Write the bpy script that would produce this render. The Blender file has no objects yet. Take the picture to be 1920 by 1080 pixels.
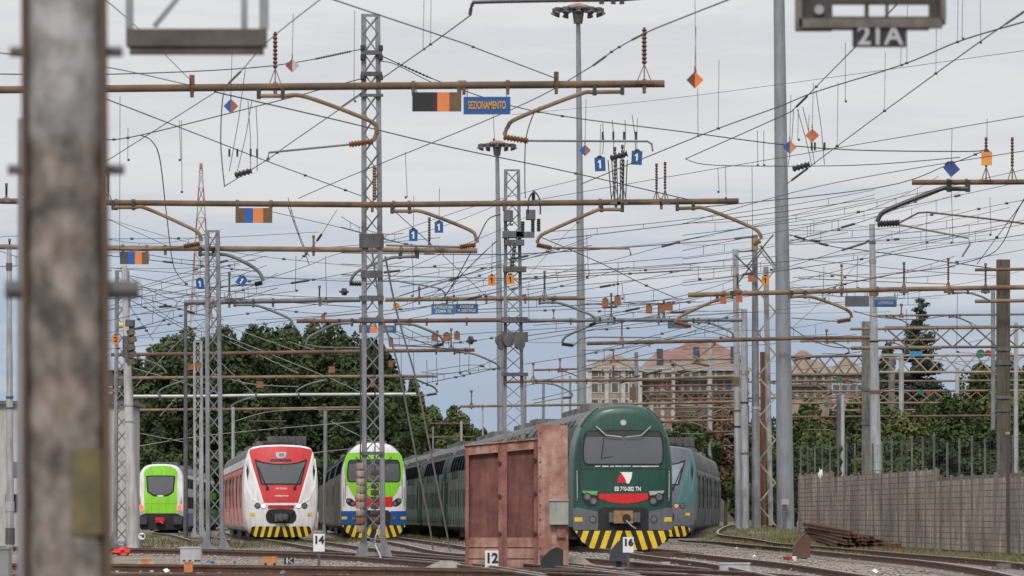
import bpy, bmesh, math, random
import numpy as np
from mathutils import Vector as V, Matrix
random.seed(7); rng = np.random.default_rng(7)
C = bpy.context.scene.collection
SC = bpy.context.scene
R = math.radians
# ------------------------------------------------------------------ camera, sky, sun, exposure
F = 9600.0; CXP = 960.0; HYP = 966.0; H = 1.1
cam = bpy.data.cameras.new('camera'); camo = bpy.data.objects.new('camera', cam); C.objects.link(camo)
camo.location = (0, 0, H); camo.rotation_euler = (R(90), 0, 0)
cam.sensor_width = 36; cam.lens = 180.0; cam.shift_y = (HYP-540)/1920.0
cam.clip_start = 0.5; cam.clip_end = 9000
cam.dof.use_dof = True; cam.dof.focus_distance = 165; cam.dof.aperture_fstop = 5.2; cam.dof.aperture_blades = 9
SC.camera = camo
w = bpy.data.worlds.new('World'); SC.world = w; w.use_nodes = True
nt = w.node_tree; nt.nodes.clear()
def N(t, **k):
    n = nt.nodes.new(t)
    for a, b in k.items(): setattr(n, a, b)
    return n
def L(a, b): nt.links.new(a, b)
SUN_EL, SUN_ROT = 44, 188
sky = N('ShaderNodeTexSky', sky_type='NISHITA', sun_disc=False)
sky.sun_elevation = R(SUN_EL); sky.sun_rotation = R(SUN_ROT)
tc = N('ShaderNodeTexCoord'); sep = N('ShaderNodeSeparateXYZ'); L(tc.outputs['Generated'], sep.inputs[0])
mp = N('ShaderNodeMapping'); mp.inputs['Scale'].default_value = (9, 9, 70); L(tc.outputs['Generated'], mp.inputs[0])
no = N('ShaderNodeTexNoise'); no.inputs['Scale'].default_value = 1.3; no.inputs['Detail'].default_value = 8; no.inputs['Roughness'].default_value = .6
L(mp.outputs[0], no.inputs[0])
ad = N('ShaderNodeMath', operation='MULTIPLY_ADD'); L(no.outputs[0], ad.inputs[0]); ad.inputs[1].default_value = 0.085
sb = N('ShaderNodeMath', operation='SUBTRACT'); L(sep.outputs[2], sb.inputs[0]); sb.inputs[1].default_value = 0.043; L(sb.outputs[0], ad.inputs[2])
mr = N('ShaderNodeMapRange'); L(ad.outputs[0], mr.inputs[0]); mr.inputs[1].default_value = 0.0; mr.inputs[2].default_value = 0.12
cr = N('ShaderNodeValToRGB'); L(mr.outputs[0], cr.inputs[0])
e = cr.color_ramp.elements
e[0].position = 0.05; e[0].color = (.36, .45, .59, 1)
e[1].position = 0.95; e[1].color = (.72, .715, .73, 1)
for p, c in ((.26, (.41, .49, .62)), (.36, (.54, .595, .69)), (.48, (.69, .70, .73)), (.62, (.75, .75, .76)), (.74, (.68, .68, .72)), (.85, (.77, .77, .77))):
    q = e.new(p); q.color = (*c, 1)
# overcast cloud cover is brighter towards the zenith
zr = N('ShaderNodeMapRange'); L(sep.outputs[2], zr.inputs[0]); zr.inputs[1].default_value = .12; zr.inputs[2].default_value = .8
zr.inputs[3].default_value = 1.0; zr.inputs[4].default_value = 1.8
vm = N('ShaderNodeVectorMath', operation='SCALE'); L(cr.outputs[0], vm.inputs[0]); L(zr.outputs[0], vm.inputs[3])
bg1 = N('ShaderNodeBackground'); L(sky.outputs[0], bg1.inputs[0]); bg1.inputs[1].default_value = 0.10
bg2 = N('ShaderNodeBackground'); L(vm.outputs[0], bg2.inputs[0]); bg2.inputs[1].default_value = 1.0
mx = N('ShaderNodeMixShader'); mx.inputs[0].default_value = .94; L(bg1.outputs[0], mx.inputs[1]); L(bg2.outputs[0], mx.inputs[2])
out = N('ShaderNodeOutputWorld'); L(mx.outputs[0], out.inputs[0])
sl = bpy.data.lights.new('sun', 'SUN'); sl.energy = 2.2; sl.angle = R(14); sl.color = (1, .97, .92)
so = bpy.data.objects.new('sun', sl); C.objects.link(so)
_a = R(SUN_ROT); _dir = V((math.sin(_a)*math.cos(R(SUN_EL)), math.cos(_a)*math.cos(R(SUN_EL)), math.sin(R(SUN_EL))))
so.rotation_euler = _dir.to_track_quat('Z', 'Y').to_euler()
vs = SC.view_settings; vs.view_transform = 'Standard'; vs.look = 'None'; vs.gamma = 1; vs.exposure = 0.0
# ------------------------------------------------------------------ helpers
def P(x, y, d): return V(((x-CXP)/F*d, d, H+(HYP-y)/F*d))
def PX(n, d): return n/F*d                      # n photo pixels at distance d, in metres
def RT(x, y): d = F*(H-.17)/(y-HYP); return V(((x-CXP)/F*d, d, 0))
def dd(y): return min(240, max(86, 7.2*F/max(20, HYP-y)))
def sstep(a, b, t): t = min(1, max(0, (t-a)/(b-a))); return t*t*(3-2*t)
def GZ(x, y):
    return .5*sstep(168, 205, y)*sstep(6.5, 9.5, x)*(1-sstep(260, 300, y))
MATS = {}
def M(name, col, rough=.65, metal=0.0, var=.25, scale=2.0, col2=None, bump=0.0, streak=0.0, emit=0.0, bscale=None, spec=.5, coat=0.0):
    if name in MATS: return MATS[name]
    m = bpy.data.materials.new(name); m.use_nodes = True; t = m.node_tree; t.nodes.clear()
    o = t.nodes.new('ShaderNodeOutputMaterial'); b = t.nodes.new('ShaderNodeBsdfPrincipled'); t.links.new(b.outputs[0], o.inputs[0])
    b.inputs['Roughness'].default_value = rough; b.inputs['Metallic'].default_value = metal; b.inputs['Coat Weight'].default_value = coat
    tcx = t.nodes.new('ShaderNodeTexCoord')
    n1 = t.nodes.new('ShaderNodeTexNoise'); n1.inputs['Scale'].default_value = scale; n1.inputs['Detail'].default_value = 6; n1.inputs['Roughness'].default_value = .62
    t.links.new(tcx.outputs['Object'], n1.inputs[0])
    r = t.nodes.new('ShaderNodeValToRGB'); t.links.new(n1.outputs[0], r.inputs[0])
    if col2 is None: col2 = tuple(c*(1-var) for c in col); c1 = tuple(min(1, c*(1+var*.5)) for c in col)
    else: c1 = col
    r.color_ramp.elements[0].position = .36; r.color_ramp.elements[1].position = .64
    r.color_ramp.elements[0].color = (*col2, 1); r.color_ramp.elements[1].color = (*c1, 1)
    src = r.outputs[0]
    if streak > 0:
        mpp = t.nodes.new('ShaderNodeMapping'); mpp.inputs['Scale'].default_value = (7, 7, .7); t.links.new(tcx.outputs['Object'], mpp.inputs[0])
        n2 = t.nodes.new('ShaderNodeTexNoise'); n2.inputs['Scale'].default_value = 1.5; n2.inputs['Detail'].default_value = 5; t.links.new(mpp.outputs[0], n2.inputs[0])
        r2 = t.nodes.new('ShaderNodeValToRGB'); r2.color_ramp.elements[0].position = .42; r2.color_ramp.elements[1].position = .7
        r2.color_ramp.elements[0].color = (1, 1, 1, 1); k = 1-streak; r2.color_ramp.elements[1].color = (k, k*.94, k*.86, 1)
        t.links.new(n2.outputs[0], r2.inputs[0])
        mm = t.nodes.new('ShaderNodeMix'); mm.data_type = 'RGBA'; mm.blend_type = 'MULTIPLY'; mm.inputs[0].default_value = 1
        t.links.new(src, mm.inputs[6]); t.links.new(r2.outputs[0], mm.inputs[7]); src = mm.outputs[2]
    t.links.new(src, b.inputs['Base Color'])
    if bump > 0:
        n3 = t.nodes.new('ShaderNodeTexNoise'); n3.inputs['Scale'].default_value = bscale or scale*6; n3.inputs['Detail'].default_value = 4; t.links.new(tcx.outputs['Object'], n3.inputs[0])
        bp = t.nodes.new('ShaderNodeBump'); bp.inputs['Strength'].default_value = bump; bp.inputs['Distance'].default_value = .05
        t.links.new(n3.outputs[0], bp.inputs['Height']); t.links.new(bp.outputs[0], b.inputs['Normal'])
    if emit > 0:
        b.inputs['Emission Color'].default_value = (*c1, 1); b.inputs['Emission Strength'].default_value = emit
    b.inputs['Specular IOR Level'].default_value = spec
    MATS[name] = m; return m
WO = {}
def tag(o, label=None, cat=None, group=None, kind=None):
    if label: o['label'] = label
    if cat: o['category'] = cat
    if group: o['group'] = group
    if kind: o['kind'] = kind
    return o
def thing(name, label, cat, loc=(0, 0, 0), rz=0, group=None):
    o = bpy.data.objects.new(name, None); C.objects.link(o); o.location = loc; o.rotation_euler = (0, 0, rz); o.empty_display_size = .3
    WO[o.name] = V(loc); return tag(o, label, cat, group)
class MB:
    def __init__(s): s.v = []; s.f = []
    def add(s, vs, fs):
        b = len(s.v); s.v += [tuple(q) for q in vs]; s.f += [tuple(b+i for i in q) for q in fs]; return s
    def box(s, c, sz, rz=0):
        c = V(c); hx, hy, hz = sz[0]/2, sz[1]/2, sz[2]/2; cs, sn = math.cos(rz), math.sin(rz); vs = []
        for z in (-hz, hz):
            for x, y in ((-hx, -hy), (hx, -hy), (hx, hy), (-hx, hy)): vs.append((c.x+x*cs-y*sn, c.y+x*sn+y*cs, c.z+z))
        return s.add(vs, [(0, 3, 2, 1), (4, 5, 6, 7), (0, 1, 5, 4), (1, 2, 6, 5), (2, 3, 7, 6), (3, 0, 4, 7)])
    def frame(s, p, q):
        a = (q-p).normalized(); u = V((0, 0, 1)) if abs(a.z) < .9 else V((0, 1, 0))
        x = a.cross(u).normalized(); return a, x, x.cross(a).normalized()
    def bar(s, p, q, w_, h_=None):
        p, q = V(p), V(q); h_ = h_ or w_; a, x, y = s.frame(p, q); vs = []
        for c in (p, q):
            for i, j in ((-1, -1), (1, -1), (1, 1), (-1, 1)): vs.append(c+x*(i*w_/2)+y*(j*h_/2))
        return s.add(vs, [(0, 3, 2, 1), (4, 5, 6, 7), (0, 1, 5, 4), (1, 2, 6, 5), (2, 3, 7, 6), (3, 0, 4, 7)])
    def tube(s, pts, r, n=8, r1=None):
        pts = [V(p) for p in pts]; k = len(pts); rings = []; vs = []
        for i, p in enumerate(pts):
            t = (pts[min(i+1, k-1)]-pts[max(i-1, 0)]); 
            if t.length < 1e-9: t = V((0, 0, 1))
            t.normalize(); u = V((0, 0, 1)) if abs(t.z) < .95 else V((0, 1, 0))
            x = t.cross(u).normalized(); y = x.cross(t).normalized(); rr = r if r1 is None else r+(r1-r)*i/(k-1)
            for j in range(n):
                a = 2*math.pi*j/n; vs.append(p+x*(rr*math.cos(a))+y*(rr*math.sin(a)))
        fs = [(i*n+j, i*n+(j+1) % n, (i+1)*n+(j+1) % n, (i+1)*n+j) for i in range(k-1) for j in range(n)]
        fs += [tuple(range(n-1, -1, -1)), tuple(range((k-1)*n, k*n))]
        return s.add(vs, fs)
    def lathe(s, prof, p, q, n=10):         # prof: (t 0..1 along pq, r)
        p, q = V(p), V(q); a, x, y = s.frame(p, q); vs = []
        for t, r in prof:
            c = p.lerp(q, t)
            for j in range(n): g = 2*math.pi*j/n; vs.append(c+x*(r*math.cos(g))+y*(r*math.sin(g)))
        k = len(prof); fs = [(i*n+j, i*n+(j+1) % n, (i+1)*n+(j+1) % n, (i+1)*n+j) for i in range(k-1) for j in range(n)]
        fs += [tuple(range(n-1, -1, -1)), tuple(range((k-1)*n, k*n))]
        return s.add(vs, fs)
    def prism(s, poly, y0, y1):            # polygon in x,z extruded along y
        n = len(poly); vs = [(x, y0, z) for x, z in poly]+[(x, y1, z) for x, z in poly]
        return s.add(vs, [tuple(range(n)), tuple(range(2*n-1, n-1, -1))]+[(i, i+n, (i+1) % n+n, (i+1) % n) for i in range(n)])
    def plate(s, poly, p, t, rz=0):        # polygon (x,z) about point p, thickness t
        n = len(poly); cs, sn = math.cos(rz), math.sin(rz); vs = []
        for y in (-t/2, t/2): vs += [(p[0]+x*cs-y*sn, p[1]+x*sn+y*cs, p[2]+z) for x, z in poly]
        return s.add(vs, [tuple(range(n)), tuple(range(2*n-1, n-1, -1))]+[(i, i+n, (i+1) % n+n, (i+1) % n) for i in range(n)])
    def build(s, name, mat, parent=None, smooth=False, local=False, label=None, mats=None, mi=None):
        me = bpy.data.meshes.new(name); vs = s.v
        if parent is not None and not local:
            o_ = WO[parent.name]; vs = [(a-o_.x, b-o_.y, c-o_.z) for a, b, c in vs]
        me.from_pydata(vs, [], s.f); 
        for m_ in (mats or [mat]): me.materials.append(m_)
        if mi: me.polygons.foreach_set('material_index', mi)
        bm = bmesh.new(); bm.from_mesh(me); bmesh.ops.recalc_face_normals(bm, faces=bm.faces); bm.to_mesh(me); bm.free()
        if smooth:
            me.polygons.foreach_set('use_smooth', [True]*len(me.polygons)); me.set_sharp_from_angle(angle=R(50))
        me.update()
        return link(name, me, parent, label)
def link(name, me, parent=None, label=None, loc=None):
    o = bpy.data.objects.new(name, me); C.objects.link(o)
    if parent is not None: o.parent = parent; WO[o.name] = WO.get(parent.name, V((0, 0, 0)))
    else: WO[o.name] = V((0, 0, 0))
    if loc is not None: o.location = loc
    if label: o['label'] = label
    return o
def np_mesh(name, verts, nper, mat, parent=None):
    """verts (n*nper,3) -> n polygons of nper corners"""
    nv = len(verts); nf = nv//nper; me = bpy.data.meshes.new(name)
    me.vertices.add(nv); me.vertices.foreach_set('co', np.asarray(verts, dtype=np.float32).ravel())
    me.loops.add(nv); me.loops.foreach_set('vertex_index', np.arange(nv, dtype=np.int32))
    me.polygons.add(nf); me.polygons.foreach_set('loop_start', np.arange(0, nv, nper, dtype=np.int32))
    me.materials.append(mat); me.update(calc_edges=True); me.validate()
    return link(name, me, parent)
def smooth_path(pts, k=8):
    pts = [V(p) for p in pts]; o = []
    for i in range(len(pts)-1):
        p0, p1, p2, p3 = pts[max(i-1, 0)], pts[i], pts[i+1], pts[min(i+2, len(pts)-1)]
        for j in range(k):
            t = j/k; o.append(.5*((2*p1)+(p2-p0)*t+(2*p0-5*p1+4*p2-p3)*t*t+(3*p1-p0-3*p2+p3)*t**3))
    o.append(pts[-1]); return o
def text(s, size, mat, parent, mtx, name='lettering', wid=None, bold=0.0, local=False, thick=.006):
    """flat lettering in the local x,z plane facing -y; mtx: position of its centre"""
    cu = bpy.data.curves.new('t', 'FONT'); cu.body = s; cu.size = size; cu.align_x = 'CENTER'; cu.align_y = 'CENTER'; cu.extrude = thick/2; cu.offset = bold
    t = bpy.data.objects.new('t', cu); C.objects.link(t); bpy.context.view_layer.update()
    me = bpy.data.meshes.new_from_object(t.evaluated_get(bpy.context.evaluated_depsgraph_get())); bpy.data.objects.remove(t)
    me.transform(Matrix.Rotation(R(90), 4, 'X'))
    if wid:
        xs = [v.co.x for v in me.vertices]; k = wid/max(1e-6, max(xs)-min(xs)); me.transform(Matrix.Diagonal((k, 1, 1, 1)))
    p = V(mtx)
    if parent is not None and not local: p = p-WO[parent.name]
    me.transform(Matrix.Translation(p)); me.materials.clear(); me.materials.append(mat); me.name = name
    return link(name, me, parent)
# ------------------------------------------------------------------ materials
galv = M('galvanised_steel', (.225, .232, .255), .55, .25, .3, 1.2, streak=.35)
galvd = M('weathered_steel', (.115, .118, .128), .65, .2, .35, 1.5, streak=.35)
whsteel = M('pale_painted_steel', (.36, .37, .40), .55, .1, .22, 1.0, streak=.35)
rustb = M('rusty_brown_tube', (.165, .102, .06), .8, 0, .3, 1.1, col2=(.07, .044, .03), bump=.2)
rusto = M('tan_tube', (.225, .163, .105), .78, 0, .3, 1.1, col2=(.115, .068, .04), bump=.15)
rustr = M('red_brown_tube', (.165, .085, .062), .8, 0, .3, 1.1, col2=(.085, .047, .038), bump=.15)
greyt = M('grey_tube', (.135, .14, .152), .6, .2, .3, 1.5)
palet = M('pale_grey_tube', (.39, .39, .405), .45, .3, .15, 1.5)
wirem = M('dark_wire', (.055, .055, .06), .6, .4, .2, 3)
wirel = M('bright_wire', (.28, .28, .29), .5, .4, .2, 3)
insb = M('brown_porcelain', (.085, .035, .022), .3, 0, .3, 6)
inso = M('orange_porcelain', (.16, .065, .03), .35, 0, .3, 6)
insd = M('dark_insulator', (.035, .032, .033), .4, 0, .3, 6)
insy = M('tan_insulator', (.33, .24, .10), .4, 0, .3, 6)
conc = M('concrete', (.30, .29, .275), .9, 0, .25, 1.5, bump=.3, streak=.3)
concd = M('stained_concrete', (.17, .165, .155), .9, 0, .35, 1.2, bump=.3, streak=.4)
bluep = M('blue_enamel', (.012, .078, .25), .45, 0, .15, 5)
white = M('white_enamel', (.72, .72, .72), .45, 0, .08, 4)
black = M('black_paint', (.013, .013, .014), .5, 0, .3, 5)
orange = M('orange_enamel', (.72, .20, .03), .5, 0, .2, 5)
orangem = M('worn_orange', (.29, .105, .045), .7, 0, .4, 5, col2=(.13, .055, .03))
brownp = M('brown_panel', (.115, .07, .035), .6, 0, .25, 5)
greyp = M('grey_panel', (.075, .08, .095), .6, 0, .15, 5)
yellowl = M('amber_letter', (.55, .30, .04), .5, 0, .2, 5)
# ------------------------------------------------------------------ ground
def ground_mat():
    m = bpy.data.materials.new('ballast_ground'); m.use_nodes = True; t = m.node_tree; b = t.nodes['Principled BSDF']
    b.inputs['Roughness'].default_value = .95
    tcx = t.nodes.new('ShaderNodeTexCoord')
    def noise(s, d=6):
        n = t.nodes.new('ShaderNodeTexNoise'); n.inputs['Scale'].default_value = s; n.inputs['Detail'].default_value = d; t.links.new(tcx.outputs['Object'], n.inputs[0]); return n.outputs[0]
    def ramp(i, st):
        r = t.nodes.new('ShaderNodeValToRGB'); t.links.new(i, r.inputs[0]); el = r.color_ramp.elements
        el[0].position, el[1].position = st[0][0], st[-1][0]; el[0].color = (*st[0][1], 1); el[1].color = (*st[-1][1], 1)
        for p, c in st[1:-1]: q = el.new(p); q.color = (*c, 1)
        return r.outputs[0]
    def mix(f, a, b2):
        mm = t.nodes.new('ShaderNodeMix'); mm.data_type = 'RGBA'; t.links.new(f, mm.inputs[0]); t.links.new(a, mm.inputs[6]); t.links.new(b2, mm.inputs[7]); return mm.outputs[2]
    vo = t.nodes.new('ShaderNodeTexVoronoi'); vo.inputs['Scale'].default_value = 14; t.links.new(tcx.outputs['Object'], vo.inputs[0])
    sepc = t.nodes.new('ShaderNodeSeparateColor'); t.links.new(vo.outputs['Color'], sepc.inputs[0])
    st = ramp(sepc.outputs[0], [(.0, (.13, .105, .09)), (.5, (.25, .205, .18)), (1, (.42, .37, .34))])
    dirt = ramp(noise(1.2), [(.3, (.13, .105, .075)), (.7, (.26, .21, .15))])
    grass = ramp(noise(5), [(.3, (.045, .055, .018)), (.7, (.13, .12, .045))])
    c1 = mix(ramp(noise(.16), [(.44, (0, 0, 0)), (.56, (1, 1, 1))]), st, dirt)
    # grassy strip on the right and far end
    sp = t.nodes.new('ShaderNodeSeparateXYZ'); t.links.new(tcx.outputs['Object'], sp.inputs[0])
    mrr = t.nodes.new('ShaderNodeMapRange'); t.links.new(sp.outputs[1], mrr.inputs[0]); mrr.inputs[1].default_value = 160; mrr.inputs[2].default_value = 240
    nz = noise(.35)
    mu = t.nodes.new('ShaderNodeMath'); mu.operation = 'MULTIPLY'; t.links.new(mrr.outputs[0], mu.inputs[0]); mu.inputs[1].default_value = .10
    aa = t.nodes.new('ShaderNodeMath'); aa.operation = 'ADD'; t.links.new(mu.outputs[0], aa.inputs[0]); t.links.new(nz, aa.inputs[1])
    mr2 = t.nodes.new('ShaderNodeMapRange'); t.links.new(sp.outputs[0], mr2.inputs[0]); mr2.inputs[1].default_value = 6; mr2.inputs[2].default_value = 11; mr2.inputs[4].default_value = .22
    ab = t.nodes.new('ShaderNodeMath'); ab.operation = 'ADD'; t.links.new(aa.outputs[0], ab.inputs[0]); t.links.new(mr2.outputs[0], ab.inputs[1])
    c2 = mix(ramp(ab.outputs[0], [(.58, (0, 0, 0)), (.70, (1, 1, 1))]), c1, grass)
    t.links.new(c2, b.inputs['Base Color'])
    bp = t.nodes.new('ShaderNodeBump'); bp.inputs['Strength'].default_value = .8; bp.inputs['Distance'].default_value = .06
    t.links.new(vo.outputs['Distance'], bp.inputs['Height']); t.links.new(bp.outputs[0], b.inputs['Normal']); return m
gm = ground_mat()
mb = MB(); xs = [-3000, -400, -80, -30, -20, -14, -10]+[-6+i*.9 for i in range(24)]+[18, 24, 40, 90, 400, 3000]
ys = [-50, 20, 60, 80]+[90+i*4 for i in range(55)]+[320, 360, 450, 700, 1500, 6000]
rx, ry = len(xs), len(ys)
for y in ys:
    for x in xs: mb.v.append((x, y, GZ(x, y)+.012*math.sin(x*1.3+y*.17)*math.sin(y*.11) if abs(x) < 30 and 60 < y < 330 else GZ(x, y)))
mb.f = [(j*rx+i, j*rx+i+1, (j+1)*rx+i+1, (j+1)*rx+i) for j in range(ry-1) for i in range(rx-1)]
tag(mb.build('ground', gm, smooth=True), kind='structure')
# ------------------------------------------------------------------ tracks
railside = M('rail_side_rust', (.105, .052, .035), .85, .1, .35, 3)
railtop = M('rail_head_steel', (.33, .31, .30), .4, .6, .2, 4)
sleeperm = M('sleeper_concrete', (.22, .20, .185), .9, 0, .3, 3)
TRK = []
oilshadem = M('shaded_oily_ballast', (.12, .098, .083), .95, 0, .4, 9, col2=(.045, .036, .031), bump=.8, bscale=22)  # oily ballast, darkened to stand for the shade under the trains
def track(label, pxy, ext=None):
    pts = [RT(x, y) for x, y in pxy]
    if ext: pts = pts+[V(e_) for e_ in ext]
    path = smooth_path(pts, 14); TRK.append(path)
    t = thing('railway_track', label, 'railway track', tuple(path[0]))
    base = MB(); heads = []
    for s in (-1, 1):
        off = []
        for i, p in enumerate(path):
            tn = (path[min(i+1, len(path)-1)]-path[max(i-1, 0)]).normalized(); nx = V((tn.y, -tn.x, 0)); off.append((p+nx*(s*.75), nx))
        prof = [(-.07, .0), (.07, .0), (.07, .02), (.012, .045), (.012, .125), (.036, .135), (.036, .165), (-.036, .165), (-.036, .135), (-.012, .125), (-.012, .045), (-.07, .02)]
        n = len(prof); vs = []
        for p, nx in off:
            gz = GZ(p.x, p.y)+.005
            vs += [p+nx*a+V((0, 0, b+gz)) for a, b in prof]
        fs = [(i*n+j, i*n+(j+1) % n, (i+1)*n+(j+1) % n, (i+1)*n+j) for i in range(len(off)-1) for j in range(n)]
        fs += [tuple(range(n)), tuple(range((len(off)-1)*n, len(off)*n))]
        mi = [1 if j == 6 else 0 for i in range(len(off)-1) for j in range(n)]+[0, 0]
        m_ = MB(); m_.add(vs, fs); m_.build('rail', railside, t, mats=[railside, railtop], mi=mi)
    acc = 0; sl_ = MB()
    for i in range(len(path)-1):
        a, b = path[i], path[i+1]; ln = (b-a).length; k = 0
        while acc < ln:
            c = a.lerp(b, acc/ln); tn = (b-a).normalized()
            sl_.box((c.x, c.y, GZ(c.x, c.y)-.028), (.24, 2.4, .13), math.atan2(tn.y, tn.x)); acc += .62
        acc -= ln
    tag(sl_.build('sleepers', sleeperm, t), kind='stuff')
    vs = []; TRK_N = len(TRK)
    for i, p in enumerate(path):
        tn = (path[min(i+1, len(path)-1)]-path[max(i-1, 0)]).normalized(); nx = V((tn.y, -tn.x, 0)); gz = GZ(p.x, p.y)+.014+.0012*TRK_N
        vs += [p+nx*a+V((0, 0, gz)) for a in (-1.0, 1.0)]
    m_ = MB(); m_.add(vs, [(2*i, 2*i+1, 2*i+3, 2*i+2) for i in range(len(path)-1)]); m_.build('shaded_oily_bed', oilshadem, t)  # dark strip between the rails: oil plus under-train shade put into the colour
track('rusty track curving in from the right edge to the dark green train', [(1740, 1104), (1560, 1082), (1404, 1056), (1300, 1044), (1225, 1035), (1176, 1028)], [(-6, 305, 0)])
track('rusty track running from under the red and white train across to the wooden hut', [(1110, 1076), (980, 1058), (870, 1049), (760, 1040), (640, 1026), (560, 1014)], [(-13, 252, 0), (-15.5, 290, 0)])
track('rusty track running from the white and green train past the foot of the stays', [(1250, 1066), (1085, 1050), (980, 1042), (880, 1034), (800, 1020), (735, 1010), (705, 1005)], [(-9.7, 300, 0)])
track('long rusty track crossing the bottom left in front of the tall lattice mast', [(-60, 1056), (210, 1058), (420, 1060), (640, 1063), (870, 1067), (1100, 1072), (1400, 1086)])
track('rusty track crossing behind the pale grey cabinet to the slender lattice mast', [(-60, 1024), (120, 1026), (300, 1029), (480, 1033), (680, 1040), (860, 1052), (1000, 1065), (1150, 1085)])
track('nearest rusty track along the very bottom left edge', [(-80, 1078), (200, 1076), (420, 1076), (700, 1081), (1000, 1092)])
track('track passing right behind the dark dwarf signal with the plate 16', [(990, 1062), (1130, 1066), (1300, 1071), (1500, 1085), (1640, 1099)])
track('weedy siding track along the grass in front of the concrete wall', [(2050, 1090), (1920, 1066), (1790, 1050), (1650, 1038), (1500, 1025), (1400, 1017), (1310, 1011)], [(9.2, 230, 0), (11, 265, 0)])
track('track under the far light green train at the left', [(395, 1012), (350, 1002), (312, 996)], [(-23.3, 385, 0)])
# ballast stones
def stones(n, centers, name):
    c = np.array(centers); u = rng.normal(size=(n, 6, 3))*.0
    base = np.array([(1, 0, 0), (-1, 0, 0), (0, 1, 0), (0, -1, 0), (0, 0, 1), (0, 0, -1)], float)
    sz = rng.uniform(.018, .042, (n, 1, 1)); v = base[None]*sz*rng.uniform(.6, 1.3, (n, 6, 1))
    ang = rng.uniform(0, 6.28, n); ca, sa = np.cos(ang), np.sin(ang); x = v[:, :, 0]*ca[:, None]-v[:, :, 2]*sa[:, None]; z = v[:, :, 0]*sa[:, None]+v[:, :, 2]*ca[:, None]
    v[:, :, 0] = x; v[:, :, 2] = z*.8; v += c[:, None, :]
    tri = [(0, 2, 4), (2, 1, 4), (1, 3, 4), (3, 0, 4), (2, 0, 5), (1, 2, 5), (3, 1, 5), (0, 3, 5)]
    return v[:, tri, :].reshape(-1, 3)
cs = []
for path in TRK:
    for i in range(len(path)-1):
        a, b = path[i], path[i+1]
        if min(a.y, b.y) > 205: continue
        ln = (b-a).length; n = int(ln*(60 if a.y < 150 else 30)); tn = (b-a).normalized(); nx = V((tn.y, -tn.x, 0))
        for k in range(n):
            p = a.lerp(b, random.random())+nx*random.gauss(0, 1.35)
            if p.x > 7 and random.random() < .75: continue
            cs.append((p.x, p.y, GZ(p.x, p.y)+.01+abs(random.gauss(0, .018))))
random.shuffle(cs); cs = cs[:60000]; half = len(cs)//2
stm = M('ballast_stone', (.40, .35, .33), .95, 0, .5, 9, col2=(.16, .135, .12))
tag(np_mesh('ballast', stones(len(cs), cs, 'b'), 3, stm), kind='stuff')
# dry grass tufts
def blades(pts, hmin, hmax, wd):
    n = len(pts); c = np.array(pts, float); a = rng.uniform(0, 6.28, n); h = rng.uniform(hmin, hmax, n); le = rng.normal(0, .45, (n, 2))*h[:, None]
    t = np.stack([np.cos(a), np.sin(a), np.zeros(n)], 1)*wd
    top = c+np.stack([le[:, 0], le[:, 1], h], 1); return np.stack([c-t, c+t, top], 1).reshape(-1, 3)
def scatter(n, rects):
    o = []
    for x0, x1, y0, y1, wt in rects:
        cl = [(random.uniform(x0, x1), random.uniform(y0, y1)) for _ in range(40)]
        for _ in range(int(n*wt)):
            if random.random() < .7: q = random.choice(cl); x, y = random.gauss(q[0], .5), random.gauss(q[1], 2)
            else: x, y = random.uniform(x0, x1), random.uniform(y0, y1)
            o.append((x, y, GZ(x, y)-.01))
    return o
grm = M('dry_grass', (.21, .185, .085), .9, 0, .3, 1.0, col2=(.09, .095, .035))
tag(np_mesh('grass', blades(scatter(30000, [(8.2, 12.6, 134, 175, .35), (6.5, 11.5, 175, 235, .4), (10.5, 15, 112, 138, .25)]), .03, .17, .016), 3, grm), kind='stuff')
grm2 = M('weeds', (.14, .135, .05), .9, 0, .3, 1.5, col2=(.06, .065, .025))
tag(np_mesh('weeds', blades(scatter(30000, [(-13, -6, 170, 205, .12), (-8, -3.5, 205, 260, .2), (-20, -12, 190, 280, .15), (-3, 1, 190, 260, .06)]), .04, .22, .016), 3, grm2), kind='stuff')
# ------------------------------------------------------------------ foliage
def leaf_mat(name, a, b):
    m = bpy.data.materials.new(name); m.use_nodes = True; t = m.node_tree; p = t.nodes['Principled BSDF']; p.inputs['Roughness'].default_value = .8; p.inputs['Specular IOR Level'].default_value = .15
    tcx = t.nodes.new('ShaderNodeTexCoord'); mixn = []
    n1 = t.nodes.new('ShaderNodeTexNoise'); n1.inputs['Scale'].default_value = .55; n1.inputs['Detail'].default_value = 7; n1.inputs['Roughness'].default_value = .7; t.links.new(tcx.outputs['Object'], n1.inputs[0])
    r = t.nodes.new('ShaderNodeValToRGB'); t.links.new(n1.outputs[0], r.inputs[0]); r.color_ramp.elements[0].position = .35; r.color_ramp.elements[1].position = .68
    r.color_ramp.elements[0].color = (*a, 1); r.color_ramp.elements[1].color = (*b, 1); t.links.new(r.outputs[0], p.inputs['Base Color']); return m
LF = [leaf_mat('leaf_dark', (.026, .042, .020), (.072, .098, .038)), leaf_mat('leaf_mid', (.034, .054, .020), (.095, .125, .044)),
      leaf_mat('leaf_light', (.05, .065, .025), (.14, .15, .055)), leaf_mat('leaf_blue', (.02, .034, .028), (.055, .078, .060)), leaf_mat('leaf_rust', (.07, .05, .035), (.20, .13, .09))]
bark = M('bark', (.07, .055, .04), .9, 0, .3, 3, bump=.3)
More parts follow.
